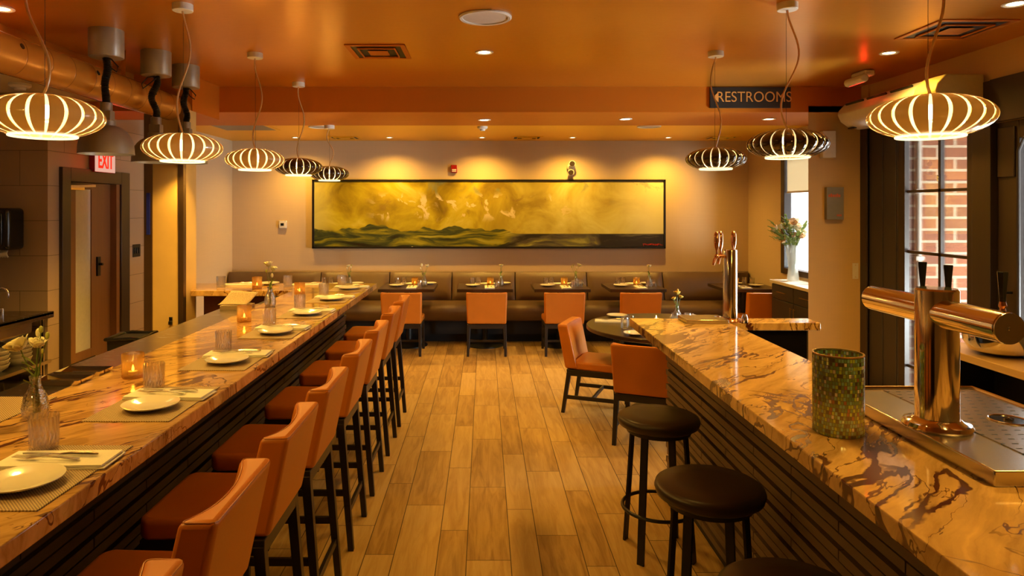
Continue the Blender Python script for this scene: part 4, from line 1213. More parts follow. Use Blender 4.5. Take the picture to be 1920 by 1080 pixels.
# ================================================================== BENCH TABLE SETTINGS
TZ = 0.7755
FL = {0: [(-0.01, 0, .245, .018, 'f'), (.02, 0, .225, .013, 'b'), (-.03, 0, .215, .012, 'b'), (.03, .01, .26, .008, 'g')],
      1: [(-.035, 0, .25, .018, 'b'), (.03, 0, .245, .018, 'f'), (.05, 0, .25, .013, 'b'), (-.05, 0, .21, .013, 'b')],
      2: [(.004, 0, .25, .020, 'f'), (.0, 0.01, .235, .012, 'b'), (.02, 0, .26, .009, 'g')],
      3: [(.04, 0, .25, .026, 'f'), (-.05, 0, .235, .010, 'g'), (.01, .01, .22, .012, 'b'), (-.03, 0, .26, .008, 'g')],
      4: [(.0, 0, .24, .024, 'f'), (-.012, .01, .255, .010, 'g')]}
for k, x in enumerate(TX):
    nm = TS[k]
    f = -1 if k == 5 else 1
    gp = 'at the bench tables'
    PLATE.put((x - 0.16 * f, TY - 0.02, TZ), 0, 'white plate at the front of %s' % nm, 'plates ' + gp)
    PLATE.put((x + 0.25 * f if k < 5 else x - 0.02, TY + 0.23, TZ), 0, 'white plate at the bench side of %s' % nm, 'plates ' + gp)
    NAPKIN.put((x + 0.06 * f, TY - 0.16, TZ), R(90), 'folded napkin at the front of %s' % nm, 'napkins ' + gp)
    FORK.put((x + 0.035 * f, TY - 0.16, TZ + 0.0165), R(-90), 'fork on the front napkin of %s' % nm, 'forks ' + gp)
    KNIFE.put((x + 0.08 * f, TY - 0.16, TZ + 0.0165), R(-90), 'knife on the front napkin of %s' % nm, 'knives ' + gp)
    NAPKIN.put((x + 0.02 * f, TY + 0.24, TZ), R(5), 'folded napkin at the bench side of %s' % nm, 'napkins ' + gp) if k < 5 else None
    SMALLGLASS.put((x - 0.17 * f, TY + 0.14, TZ), 0, 'clear water glass at the far left of %s' % nm if f > 0 else 'clear water glass at the far right of %s' % nm, 'water glasses ' + gp)
    SMALLGLASS.put((x - 0.09 * f, TY + 0.20, TZ), 0, 'clear water glass next to the candle of %s' % nm, 'water glasses ' + gp)
    SMALLGLASS.put((x + 0.16 * f, TY - 0.18, TZ), 0, 'clear water glass at the front right of %s' % nm if f > 0 else 'clear water glass at the front left of %s' % nm, 'water glasses ' + gp)
    if k in (3, 4): SMALLGLASS.put((x + 0.26 * f, TY - 0.08, TZ), 0, 'clear water glass right of the vase on %s' % nm, 'water glasses ' + gp)
    CANDLEGLASS.put((x + 0.07 * f, TY + 0.09, TZ), R(30 * k), 'amber candle holder on %s' % nm, 'candle holders ' + gp)
    put_tealight((x + 0.07 * f, TY + 0.09, TZ + 0.0135), 'lit tealight in the holder on %s' % nm)
    if k < 5:
        VASE.put((x + 0.205, TY - 0.04, TZ), 0, 'clear bud vase on %s' % nm, 'bud vases ' + gp)
        sprig('white flower sprig in the vase on %s' % nm, (x + 0.205, TY - 0.04, TZ + 0.011), 0, FL[k], 0.2, seed=10 + k)
# round table
RZ = 0.7605
rtn = 'on the round table'
for (x, y, nm) in ((1.27, 6.53, 'at the back left'), (1.24, 5.60, 'at the near left'), (2.13, 6.42, 'at the far right, behind the bar')):
    PLATE.put((x, y, RZ), 0, 'white plate %s of the round table' % nm, 'plates ' + rtn)
for (x, y, a, nm) in ((1.17, 6.25, -10, 'at the left'), (1.92, 6.50, 30, 'at the right')):
    NAPKIN.put((x, y, RZ), R(a), 'folded white napkin %s of the round table' % nm, 'napkins ' + rtn)
    FORK.put((x, y - 0.015, RZ + 0.0165), R(a), 'fork on the napkin %s of the round table' % nm, 'forks ' + rtn)
    KNIFE.put((x, y + 0.02, RZ + 0.0165), R(a), 'knife on the napkin %s of the round table' % nm, 'knives ' + rtn)
for (x, y, nm) in ((1.215, 5.90, 'in front of the left napkin'), (1.285, 5.99, 'second from the left'), (1.72, 6.16, 'just left of the yellow flowers'), (1.83, 6.14, 'just right of the yellow flowers')):
    SMALLGLASS.put((x, y, RZ), 0, 'clear water glass %s on the round table' % nm, 'water glasses ' + rtn)
put_tealight((1.60, 6.35, RZ), 'small lit tealight standing bare on the round table')
VASE.put((1.765, 6.25, RZ), 0, 'clear bud vase on the round table', 'bud vases ' + rtn)
sprig('yellow flower sprig with a dark leaf on the round table', (1.765, 6.25, RZ + 0.011), 0,
      [(.0, 0, .235, .024, 'f'), (.03, 0, .205, .018, 'f'), (-.025, 0, .19, .017, 'f'), (.01, .01, .26, .012, 'b')], 0.2, 'petal_yellow', seed=31)

# ================================================================== BAR EQUIPMENT
mz = tag(MB().lathe([(0, 0), (0.072, 0), (0.0765, 0.004), (0.0765, 0.255), (0.0745, 0.258), (0.072, 0.255), (0.072, 0.008), (0, 0.006)], 64).build('mosaic_candle_holder', 'mosaic', loc=(1.153, 2.225, PZ)), 'green mosaic glass cylinder candle holder on the bar', 'candle holder')
MB().lathe([(0.0715, 0.2545), (0.0770, 0.2545), (0.0770, 0.2585), (0.0715, 0.2585), (0.0715, 0.2545)], 64).build('rim', 'brass', mz)
tealight('lit tealight glowing inside the green mosaic holder', (1.165, 2.215, PZ + 0.0085), None, 0.5)
# steel drip deck
dk = thing('drip_deck', 'raised stainless drip deck under the near beer tower', 'drip tray', (1.6, 2.2, PZ))
DO = (1.6, 2.2, PZ)
rel(MB().box(1.332, 1.862, 1.783, 2.60, PZ, 1.114), DO).build('deck_body', 'brushed', dk, bevel=0.004)
rel(MB().box(1.50, 1.835, 1.84, 2.565, 1.1142, 1.1165), DO).build('perforated_plate', 'perforated', dk)
m = MB()
m.tube([(1.343, 2.592, 1.117), (1.852, 2.592, 1.117), (1.852, 1.79, 1.117)], 0.008, 8)
rel(m, DO).build('raised_rim', 'steel', dk)
rel(MB().tube([(1.69 + 0.055 * math.cos(2 * PI * i / 36), 2.20 + 0.055 * math.sin(2 * PI * i / 36), 1.1175) for i in range(36)], 0.003, 8, closed=True), DO).build('rinser_ring', 'steel', dk)
rel(MB().lathe([(0, 1.1168), (0.053, 1.1168), (0.053, 1.1172), (0, 1.1172)], 32, (1.69, 2.20, 0)), DO).build('rinser_well', 'black_plastic', dk)
rel(MB().box(1.675, 1.705, 2.197, 2.203, 1.117, 1.123).box(1.687, 1.693, 2.185, 2.215, 1.117, 1.123).cyl((1.69, 2.2, 1.117), (1.69, 2.2, 1.128), 0.004, n=10), DO).build('rinser_cross', 'steel', dk)
# T shaped beer tower
TT = (1.422, 2.145, 1.1145)
tw = thing('beer_tower', 'polished T-shaped steel beer tower with three black handles on the drip deck', 'beer tap', TT)
def R2(m): return rel(m, TT)
R2(MB().lathe([(0, 0), (0.096, 0), (0.098, 0.006), (0.092, 0.016), (0.072, 0.022), (0.064, 0.030), (0, 0.030)], 48, TT)).build('base_flange', 'steel', tw)
R2(MB().lathe([(0, 0.02), (0.0605, 0.02), (0.0605, 0.428), (0.056, 0.434), (0, 0.436)], 48, TT)).build('column', 'steel', tw, sharp=30)
AZ = 1.474
a0, a1 = (1.418, 2.49, AZ), (1.418, 1.845, AZ)
R2(MB().cyl(a0, a1, 0.044, n=48)).build('arm', 'steel', tw, bevel=0.004)
dv = (Vector(a1) - Vector(a0)).normalized()
R2(MB().cyl(Vector(a1), Vector(a1) + dv * 0.004, 0.0425, n=40).cyl(Vector(a1) + dv * 0.004, Vector(a1) + dv * 0.006, 0.005, n=10)).build('end_cap', 'brushed', tw)
for (f_, hz) in ((0.17, 1.575), (0.375, 1.560), (0.74, 1.560)):
    c = Vector(a0).lerp(Vector(a1), f_)
    fx = c.x + 0.115
    fa = R2(MB().cyl((c.x + 0.04, c.y, AZ), (fx, c.y, AZ), 0.013, n=14).tube([(fx - 0.01, c.y, AZ), (fx + 0.02, c.y, AZ - 0.02), (fx + 0.03, c.y, AZ - 0.07)], [0.014, 0.012, 0.009], 12).ball((fx - 0.005, c.y, AZ + 0.005), 0.018)).build('faucet', 'steel', tw)
    R2(MB().lathe([(0, 0.0), (0.010, 0.0), (0.007, 0.012), (0.011, 0.02), (0.008, 0.032), (0, 0.032)], 14, (fx - 0.005, c.y, AZ + 0.018))).build('handle_ferrule', 'copper', fa)
    R2(MB().lathe([(0, 0.0), (0.008, 0.0), (0.015, 0.085), (0.0145, 0.088), (0, 0.089)], 6, (fx - 0.005, c.y, AZ + 0.05))).build('tap_handle', 'black_plastic', fa)
# far beer tower
FT = (1.585, 4.40, PZ)
ft = thing('beer_tower', 'slim copper and steel beer tower with paddle handles at the bar\'s far end', 'beer tap', FT)
def R3(m): return rel(m, FT)
R3(MB().lathe([(0, 0), (0.066, 0), (0.070, 0.006), (0.064, 0.016), (0.05, 0.024), (0, 0.024)], 40, FT)).build('base_flange', 'copper', ft)
R3(MB().lathe([(0, 0.02), (0.0445, 0.02), (0.0445, 0.455), (0.042, 0.462), (0, 0.463)], 40, FT)).build('column', 'steel', ft, sharp=30)
R3(MB().lathe([(0, 0), (0.018, 0), (0.020, 0.03), (0.012, 0.052), (0, 0.052)], 20, (FT[0] + 0.075, FT[1] - 0.05, FT[2]))).build('hold_down_nut', 'steel', ft)
for (dx, dy, L, ori) in ((-0.100, -0.04, 0.13, 0), (-0.045, 0.05, 0.13, 0), (0.05, 0.075, 0.13, 1)):
    b = Vector((FT[0] + dx * 0.35, FT[1] + dy * 0.35, FT[2] + 0.42)); e = Vector((FT[0] + dx, FT[1] + dy, FT[2] + 0.42))
    fa = R3(MB().cyl(b, e, 0.011, n=14).ball(e, 0.016).tube([e, e + Vector((dx * 0.15, dy * 0.15, -0.02)), e + Vector((dx * 0.25, dy * 0.25, -0.055))], [0.012, 0.011, 0.009], 12)).build('faucet', 'steel' if ori else 'copper', ft)
    R3(MB().lathe([(0, 0), (0.008, 0.0), (0.006, 0.02), (0.014, 0.045), (0.019, 0.085), (0.017, 0.125), (0.009, 0.142), (0, 0.144)], 16, (e.x, e.y, e.z + 0.015))).build('tap_handle', 'copper', fa)
dt = thing('drip_tray', 'small brass-toned drip tray with a round notch at the bar\'s far end', 'drip tray', (1.375, 4.40, PZ))
m = MB()
ol = [(-0.10, -0.105), (0.165, -0.105), (0.165, -0.02)] + [(0.165 + 0.045 * math.cos(a), 0.02 + 0.04 * math.sin(a)) for a in [-PI / 2 - PI * i / 10 for i in range(11)]] + [(0.165, 0.10), (-0.10, 0.10)]
m.prism(ol, 0.0, 0.025); m.build('tray_body', 'brushed', dt, bevel=0.002)
MB().prism([(x * 0.94 + 0.002, y * 0.94) for x, y in ol], 0.0252, 0.0262).build('grating', 'grating', dt)

# ================================================================== CREDENZA AND BOUQUET
cr = thing('credenza', 'dark credenza with pale stone top under the rear window', 'cabinet', (3.58, 7.5, 0))
CO = (3.58, 7.5, 0)
rel(MB().box(3.40, 3.765, 6.96, 8.14, 0.915, 0.95), CO).build('cabinet_top', 'pale_stone', cr, bevel=0.003)
rel(MB().box(3.43, 3.765, 6.96, 8.12, 0.06, 0.915), CO).build('cabinet_body', 'grey_trim', cr)
rel(MB().box(3.46, 3.765, 6.96, 8.10, 0.0, 0.06), CO).build('toe_kick', 'slat_back', cr)
for k in range(2):
    y1 = 8.10 - 0.57 * k; y0 = y1 - 0.555
    dr = rel(MB().box(3.412, 3.43, y0, y1, 0.745, 0.905), CO).build('drawer', 'grey_trim', cr, bevel=0.003)
    rel(MB().bar((3.395, y0 + 0.17, 0.83), (3.395, y1 - 0.17, 0.83), 0.008, 0.010).box(3.395, 3.414, y0 + 0.18, y0 + 0.19, 0.826, 0.834).box(3.395, 3.414, y1 - 0.19, y1 - 0.18, 0.826, 0.834), CO).build('drawer_pull', 'brass', dr)
    dd = rel(MB().box(3.412, 3.43, y0, y1, 0.08, 0.735), CO).build('cabinet_door', 'grey_trim', cr, bevel=0.003)
    hy = y0 + 0.035 if k == 0 else y1 - 0.035
    rel(MB().bar((3.395, hy, 0.55), (3.395, hy, 0.69), 0.008, 0.010).box(3.395, 3.414, hy - 0.004, hy + 0.004, 0.56, 0.57).box(3.395, 3.414, hy - 0.004, hy + 0.004, 0.67, 0.68), CO).build('door_pull', 'brass', dd)
bvl = (3.60, 7.96, 0.9505)
tag(MB().lathe([(0, 0), (0.062, 0), (0.066, 0.01), (0.055, 0.12), (0.050, 0.17), (0.058, 0.23), (0.075, 0.33), (0.085, 0.42), (0.081, 0.42), (0.071, 0.33), (0.054, 0.23), (0.046, 0.17), (0.05, 0.12), (0.058, 0.014), (0, 0.012)], 36).build('flower_vase', 'backlit_glass', loc=bvl), 'tall waisted glass vase on the credenza by the window', 'vase')
bq = thing('bouquet', 'big peach and white bouquet in the tall vase by the window', 'flowers', (bvl[0], bvl[1], bvl[2] + 0.013))
rnd = random.Random(5)
sm = MB()
for k in range(26):
    a = rnd.random() * 2 * PI; rr = rnd.uniform(0.03, 0.19); zz = rnd.uniform(0.43, 0.66)
    ex, ey = rr * math.cos(a), rr * math.sin(a)
    ex = min(ex, 0.13)
    sm.tube([(ex * 0.12, ey * 0.12, 0.05), (ex * 0.3, ey * 0.3, 0.36), (ex, ey, zz)], 0.0025, 6)
    blossom(bq, 'blossom', (ex, ey, zz), rnd.uniform(0.030, 0.050), 'petal_peach' if k % 3 else 'petal', (ex * 3, ey * 3, 0.5), rnd)
for k in range(20):
    a = rnd.uniform(0, 2 * PI)
    e = Vector((min(0.24 * math.cos(a), 0.14), 0.24 * math.sin(a), rnd.uniform(0.48, 0.78)))
    if k == 0: e = Vector((-0.27, -0.06, 0.60))
    if k == 1: e = Vector((-0.24, -0.02, 0.47))
    s0 = Vector((e.x * 0.1, e.y * 0.1, 0.30))
    lm = MB()
    lm.tube([s0, s0.lerp(e, 0.5) + Vector((0, 0, 0.06)), e], 0.0018, 6)
    for j in range(9):
        p = s0.lerp(e, 0.25 + 0.085 * j) + Vector((0, 0, 0.06 * math.sin(PI * (0.25 + 0.085 * j))))
        sd = -1 if j % 2 else 1
        leaf(lm, p, (e.x + sd * 0.25 * e.y, e.y - sd * 0.25 * e.x + sd * 0.1, 0.25), 0.07, 0.026)
    lm.build('leaf_spray', 'green', bq)
sm.build('stem_bundle', 'green', bq)

# ================================================================== BACK WALL THINGS
YW = YB - 0.001
pt = thing('painting', 'wide yellow abstract landscape painting in a thin black frame', 'painting', (0.06, YB, 1.71))
PO = (0.06, YB, 1.71)
x0, x1, z0, z1 = -2.445, 2.575, 1.225, 2.205
yc = YB - 0.055
rel(MB().box(x0 + 0.03, x1 - 0.03, yc, YB - 0.004, z0 + 0.03, z1 - 0.03), PO).build('canvas', 'painting', pt)
m = MB()
for b in ((x0, x1, z0, z0 + 0.028), (x0, x1, z1 - 0.028, z1), (x0, x0 + 0.028, z0, z1), (x1 - 0.028, x1, z0, z1)):
    m.box(b[0], b[1], yc - 0.012, YB - 0.002, b[2], b[3])
rel(m, PO).build('picture_frame', 'frame_black', pt, bevel=0.002)
rnd = random.Random(3)
pts = []
for i in range(60):
    u = i / 59
    amp = 0.030 if i in (2, 3) else (0.022 if i in (50, 51) else 0.011)
    pts.append((2.25 + 0.25 * u + 0.006 * math.sin(i * 1.1), yc - 0.002, 1.283 + amp * math.sin(i * 1.35 + rnd.random() * 0.4)))
rel(MB().tube(pts, 0.0032, 5).tube([(2.50, yc - 0.002, 1.277), (2.535, yc - 0.002, 1.275)], 0.003, 5), PO).build('signature', 'sig_red', pt)

fs = thing('fire_strobe', 'small red fire alarm strobe on the wall above the painting', 'alarm', (-0.43, YB, 2.357))
MB().box(-0.043, 0.043, -0.05, -0.001, -0.055, 0.055).build('alarm_body', 'red_plastic', fs, bevel=0.006)
MB().box(-0.03, 0.03, -0.056, -0.049, -0.02, -0.005).box(-0.03, 0.03, -0.056, -0.049, -0.042, -0.027).build('strobe_lens', 'white_plastic', fs, bevel=0.002)
em = thing('emergency_light', 'white twin-head emergency light on the wall above the painting', 'lamp', (1.235, YB, 2.375))
em_b = MB().lathe([(0, 0), (0.055, 0), (0.055, 0.05), (0.04, 0.07), (0, 0.07)], 24).build('lamp_base', 'white_plastic', em, bevel=0.003)
em_b.rotation_euler = (R(90), 0, 0)
for dz, ax in ((0.062, 0.012), (-0.062, -0.006)):
    h = MB().cyl((ax, -0.045, dz * 0.4), (ax, -0.08, dz), 0.014, n=12).cyl((ax, -0.065, dz), (ax - 0.008, -0.135, dz - 0.012), 0.034, 0.045, 24).build('lamp_head', 'white_plastic', em)
    MB().cyl((ax - 0.008, -0.135, dz - 0.012), (ax - 0.0085, -0.139, dz - 0.0127), 0.037, n=24).build('lamp_lens', 'brushed', h)
th = thing('thermostat', 'square white thermostat on the wall left of the painting', 'thermostat', (-2.87, YB, 1.565))
MB().box(-0.055, 0.055, -0.035, -0.001, -0.055, 0.055).build('housing', 'white_plastic', th, bevel=0.01, seg=3)
MB().box(-0.028, 0.018, -0.039, -0.034, -0.018, 0.02).build('display', 'black_plastic', th, bevel=0.002)

# ================================================================== PIER THINGS
YP = 6.7
pl = thing('wall_plaque', 'small grey canvas plaque with orange lettering on the pier', 'plaque', (3.415, YP, 1.845))
MB().box(-0.078, 0.088, -0.05, -0.001, -0.158, 0.158).build('plaque_board', 'plaque', pl, bevel=0.002)
m = MB()
rnd = random.Random(9)
for i in range(6):
    xx = -0.062 + i * 0.020
    m.box(xx, xx + 0.014, -0.0515, -0.0498, 0.062, 0.062 + 0.024 + 0.008 * (i % 3 == 1))
for i in range(4): m.box(0.02 + 0.012 * i, 0.028 + 0.012 * i, -0.0515, -0.0498, -0.125, -0.108)
m.build('lettering', 'orange_paint', pl)
swt = thing('switch_plate', 'cream blank wall plate low on the pier', 'switch', (3.64, YP, 1.182))
MB().box(-0.029, 0.029, -0.008, -0.001, -0.078, 0.078).build('cover_plate', 'cream_plastic', swt, bevel=0.003)
MB().cyl((0, -0.0095, 0.058), (0, -0.007, 0.058), 0.005, n=10).cyl((0, -0.0095, -0.058), (0, -0.007, -0.058), 0.005, n=10).build('screw', 'brass', swt)
tag(MB().prism([(-0.075, -0.07), (0.05, -0.07), (0.085, -0.001), (-0.075, -0.001)], -0.13, 0.13).build('wall_speaker', 'cream_plastic', loc=(3.365, YP, 2.42), bevel=0.004), 'cream box mounted high on the pier', 'speaker')

# ================================================================== SIGNS
sg = thing('restroom_sign', 'black RESTROOMS sign with an arrow on the copper beam', 'sign', (2.605, 6.7, 2.885))
MB().box(-0.395, 0.395, -0.02, -0.001, -0.105, 0.098).build('sign_board', 'sign_black', sg, bevel=0.001)
ar = MB().prism([(0, 0), (0.05, -0.05), (0.05, 0.05)], 0, 0.006).build('arrow', 'sign_letters', sg)
ar.rotation_euler = (R(90), 0, 0); ar.location = (-0.365, -0.020, 0.0)
text_mesh('lettering', 'RESTROOMS', 0.145, 'sign_letters', sg, (0.035, -0.021, -0.002), (R(90), 0, 0), 0.002, 0.905, -0.0006)
ex = thing('exit_sign', 'lit red EXIT sign over the kitchen door', 'sign', (XL, 6.39, 2.235))
MB().box(0.001, 0.05, -0.17, 0.17, -0.105, 0.10).build('housing', 'exit_body', ex, bevel=0.003)
MB().box(0.0502, 0.056, -0.165, 0.165, -0.10, 0.095).build('sign_face', 'exit_face', ex)
text_mesh('lettering', 'EXIT', 0.20, 'exit_letters', ex, (0.058, 0, -0.003), (R(90), 0, R(90)), 0.002, 0.62, 0.004)
lamp('exit_glow', 'POINT', ex, (0.16, 0, 0), 0.5, (1, 0.04, 0.02), 0.08)

# ================================================================== KITCHEN NICHE THINGS
tbk = thing('sink_table', 'stainless hand-sink table in the kitchen niche', 'sink', (-3.74, 5.0, 0))
SO = (-3.74, 5.0, 0)
rel(MB().box(-4.14, -3.53, 4.0, 5.60, 0.93, 0.955).box(-3.55, -3.53, 4.0, 5.60, 0.905, 0.955), SO).build('table_top', 'strip_stone', tbk, bevel=0.003)
rel(MB().box(-3.90, -3.60, 4.9, 5.45, 0.80, 0.93), SO).build('basin', 'brushed', tbk, bevel=0.02)
rel(MB().box(-4.14, -3.55, 4.0, 5.60, 0.535, 0.56), SO).build('shelf', 'brushed', tbk)
rel(MB().box(-4.14, -3.55, 4.0, 5.60, 0.23, 0.25), SO).build('shelf', 'brushed', tbk)
for y in (4.05, 5.52):
    rel(MB().cyl((-3.58, y, 0), (-3.58, y, 0.93), 0.02, n=14), SO).build('leg', 'steel', tbk)
fc = thing('faucet', 'curved chrome faucet standing on the sink table', 'tap', (-3.87, 5.42, 0.9555))
MB().cyl((0, 0, 0), (0, 0, 0.03), 0.025, n=16).cyl((0, -0.06, 0), (0, -0.06, 0.04), 0.014, n=12).cyl((0, 0.06, 0), (0, 0.06, 0.04), 0.014, n=12).build('faucet_base', 'steel', fc)
MB().tube([(0, 0, 0.02), (0, 0, 0.16)] + [(0.045 - 0.045 * math.cos(a), 0, 0.16 + 0.05 * math.sin(a)) for a in [PI * i / 8 for i in range(1, 9)]] + [(0.09, 0, 0.13)], 0.009, 12).build('spout', 'steel', fc)
BOWL = single('bowl', MB().lathe([(0, 0), (0.055, 0), (0.058, 0.006), (0.095, 0.03), (0.108, 0.062), (0.104, 0.062), (0.09, 0.034), (0.05, 0.010), (0, 0.009)], 36), 'stoneware', 'bowl', sharp=60)
for s, (x, y, n_, nm) in enumerate(((-3.70, 5.40, 5, 'the stack beside the table leg'), (-3.70, 5.14, 4, 'the stack at the picture\'s left edge'))):
    for k in range(n_):
        BOWL.put((x, y, 0.5605 + 0.034 * k), 0, 'grey stoneware bowl, %s from the bottom of %s' % (ORD[k], nm), 'bowls stacked under the sink table')
tub = thing('storage_tub', 'low cream storage tub on the bottom shelf of the sink table', 'tub', (-3.72, 5.28, 0.2505))
m = MB()
for b in ((-0.14, 0.14, -0.2, 0.2, 0, 0.008), (-0.14, -0.13, -0.2, 0.2, 0, 0.15), (0.13, 0.14, -0.2, 0.2, 0, 0.15), (-0.14, 0.14, -0.2, -0.19, 0, 0.15), (-0.14, 0.14, 0.19, 0.2, 0, 0.15)): m.box(*b)
m.build('tub_body', 'stoneware', tub, bevel=0.004)
MB().tube([(-0.145, -0.205, 0.15), (0.145, -0.205, 0.15), (0.145, 0.205, 0.15), (-0.145, 0.205, 0.15)], 0.008, 8, closed=True).build('rim', 'stoneware', tub)
pd = thing('paper_towel_dispenser', 'black paper towel dispenser on the niche wall', 'dispenser', (-3.93, 5.63, 1.63))
MB().box(-0.14, 0.15, -0.22, -0.002, -0.17, 0.17).build('dispenser_body', 'black_plastic', pd, bevel=0.035, seg=5)
MB().box(-0.10, 0.11, -0.232, -0.215, -0.13, 0.13).build('front_cover', 'black_plastic', pd, bevel=0.02, seg=4)
MB().grid(lambda u, v: (-0.10 + 0.2 * u, -0.13 - 0.02 * math.sin(PI * v), -0.165 - 0.06 * v - (0.006 if int(u * 20) % 2 and v > 0.9 else 0)), 20, 5).build('paper_towel', 'napkin', pd, solid=0.001)
MB().box(0.03, 0.05, -0.236, -0.230, -0.06, -0.05).box(0.03, 0.05, -0.236, -0.230, -0.02, -0.01).build('window_slot', 'steel', pd)
bn_ = thing('trash_bin', 'black lined bin behind the counter by the pillar', 'bin', (-2.80, 5.42, 0))
MB().hexa([(-.10, -.12, 0), (.10, -.12, 0), (.10, .12, 0), (-.10, .12, 0)], [(-.125, -.14, .78), (.125, -.14, .78), (.125, .14, .78), (-.125, .14, .78)]).build('bin_body', 'rubber', bn_, bevel=0.01)
rnd = random.Random(4)
MB().tube([(0.127 * sx * (1 + 0.04 * rnd.random()), 0.143 * sy, 0.78 + 0.012 * rnd.random()) for sx, sy in ((-1, -1), (-0.5, -1), (0, -1), (0.5, -1), (1, -1), (1, -0.5), (1, 0), (1, 0.5), (1, 1), (0.5, 1), (0, 1), (-0.5, 1), (-1, 1), (-1, 0.5), (-1, 0), (-1, -0.5))], 0.014, 8, closed=True).build('bin_liner', 'black_plastic', bn_)
ls = thing('light_switch', 'dark switch plate beside the kitchen door', 'switch', (XL, 7.06, 1.36))
MB().box(0.001, 0.008, -0.075, 0.075, -0.065, 0.065).build('cover_plate', 'black_metal', ls, bevel=0.002)
for dy in (-0.045, 0, 0.045): MB().box(0.0078, 0.014, dy - 0.012, dy + 0.012, -0.03, 0.03).build('rocker', 'black_plastic', ls, bevel=0.002)
cl = thing('wall_clip', 'small black bottle-opener clip low on the ochre pillar', 'hook', (-2.705, 5.90, 0.83))
MB().box(-0.016, 0.016, -0.012, -0.001, -0.03, 0.03).build('back_plate', 'steel', cl, bevel=0.002)
MB().box(-0.014, 0.014, -0.03, -0.011, -0.035, -0.005).build('clip_jaw', 'black_metal', cl, bevel=0.003)

# ================================================================== DUCT, HEAT LAMPS, CEILING FITTINGS
du = thing('air_duct', 'round copper-painted spiral duct along the kitchen edge', 'duct', (-2.72, 1.5, 2.675))
UO = (-2.72, 1.5, 2.675)
rel(MB().cyl((-2.72, -2.58, 2.675), (-2.72, 6.075, 2.675), 0.115, n=48), UO).build('duct_body', 'duct', du, sharp=60)
for y in (3.86, 4.62, 5.42, 5.98):
    c = Vector((-2.72 + 0.116 * math.cos(R(20)), y, 2.675 + 0.116 * math.sin(R(20))))
    d_ = Vector((math.cos(R(20)), 0, math.sin(R(20))))
    rel(MB().cyl(c - d_ * 0.004, c + d_ * 0.001, 0.017, n=16), UO).build('nozzle_hole', 'black_plastic', du)
for y in (2.2, 3.6, 5.15):
    rel(MB().box(-2.735, -2.705, y - 0.004, y + 0.004, 2.78, ZC), UO).build('hanger_strap', 'duct', du)

def heat_lamp(label, loc, drop, wob, seed):
    t = thing('heat_lamp', label, 'lamp', loc, 0, 'heat lamps over the pass')
    MB().lathe([(0, 0), (0.108, 0), (0.108, -0.178), (0.104, -0.184), (0, -0.184)], 40).build('canister', 'can_grey', t, sharp=40)
    # corrugated cord
    n = 60; pts = []; rs_ = []
    zt, zb = -0.184, -drop
    for i in range(n + 1):
        u = i / n
        pts.append((wob * math.sin(PI * u) * math.sin(5 * u + seed), 0.4 * wob * math.sin(3 * PI * u), zt + (zb - zt) * u))
        rs_.append(0.0275 if i % 2 else 0.020)
    MB().tube(pts, rs_, 14).build('coiled_cord', 'rubber', t, sharp=80)
    a = 1 if seed % 2 else -1
    MB().tube([(0.0, -0.02, -0.19), (0.05 * a, -0.03, -0.20), (0.095 * a, -0.03, -0.25), (0.085 * a, -0.03, -0.285), (0.05 * a, -0.03, -0.26), (0.01, -0.02, -0.205)], 0.0045, 8).build('loop_cord', 'rubber', t)
    MB().cyl((0, 0, zb), (0, 0, zb - 0.06), 0.038, n=20).box(-0.042, 0.042, -0.03, 0.03, zb - 0.13, zb - 0.055).cyl((0, 0, zb - 0.12), (0, 0, zb - 0.16), 0.058, n=24).build('lamp_socket', 'lamp_grey', t, bevel=0.003)
    z0 = zb - 0.155
    dome = []
    for i in range(15):
        a_ = i / 14 * PI / 2
        dome.append((0.045 + 0.125 * math.sin(a_), z0 - 0.165 * (1 - math.cos(a_))))
    dome.append((0.172, z0 - 0.19)); dome.append((0.168, z0 - 0.19))
    for i in range(14, -1, -1):
        a_ = i / 14 * PI / 2
        dome.append((0.041 + 0.124 * math.sin(a_), z0 - 0.005 - 0.163 * (1 - math.cos(a_))))
    MB().lathe([(0, z0)] + dome + [(0, z0 - 0.005)], 48).build('shade', 'lamp_grey', t, sharp=50)
    MB().ball((0, 0, z0 - 0.10), 0.045, 16, 10).build('bulb', 'bulb', t)
    lamp('heat_light', 'SPOT', t, (0, 0, z0 - 0.152), P_HEAT, WARM, 0.04, 120, 0.6)
    return t
heat_lamp('nearest grey dome heat lamp hanging by the duct', (-2.53, 4.57, ZC), 0.485, 0.012, 1)
heat_lamp('middle grey dome heat lamp hanging by the duct', (-2.50, 5.20, ZC), 0.50, 0.03, 2)
heat_lamp('farthest grey dome heat lamp, behind the striped pendant', (-2.50, 5.72, ZC), 0.47, 0.02, 3)

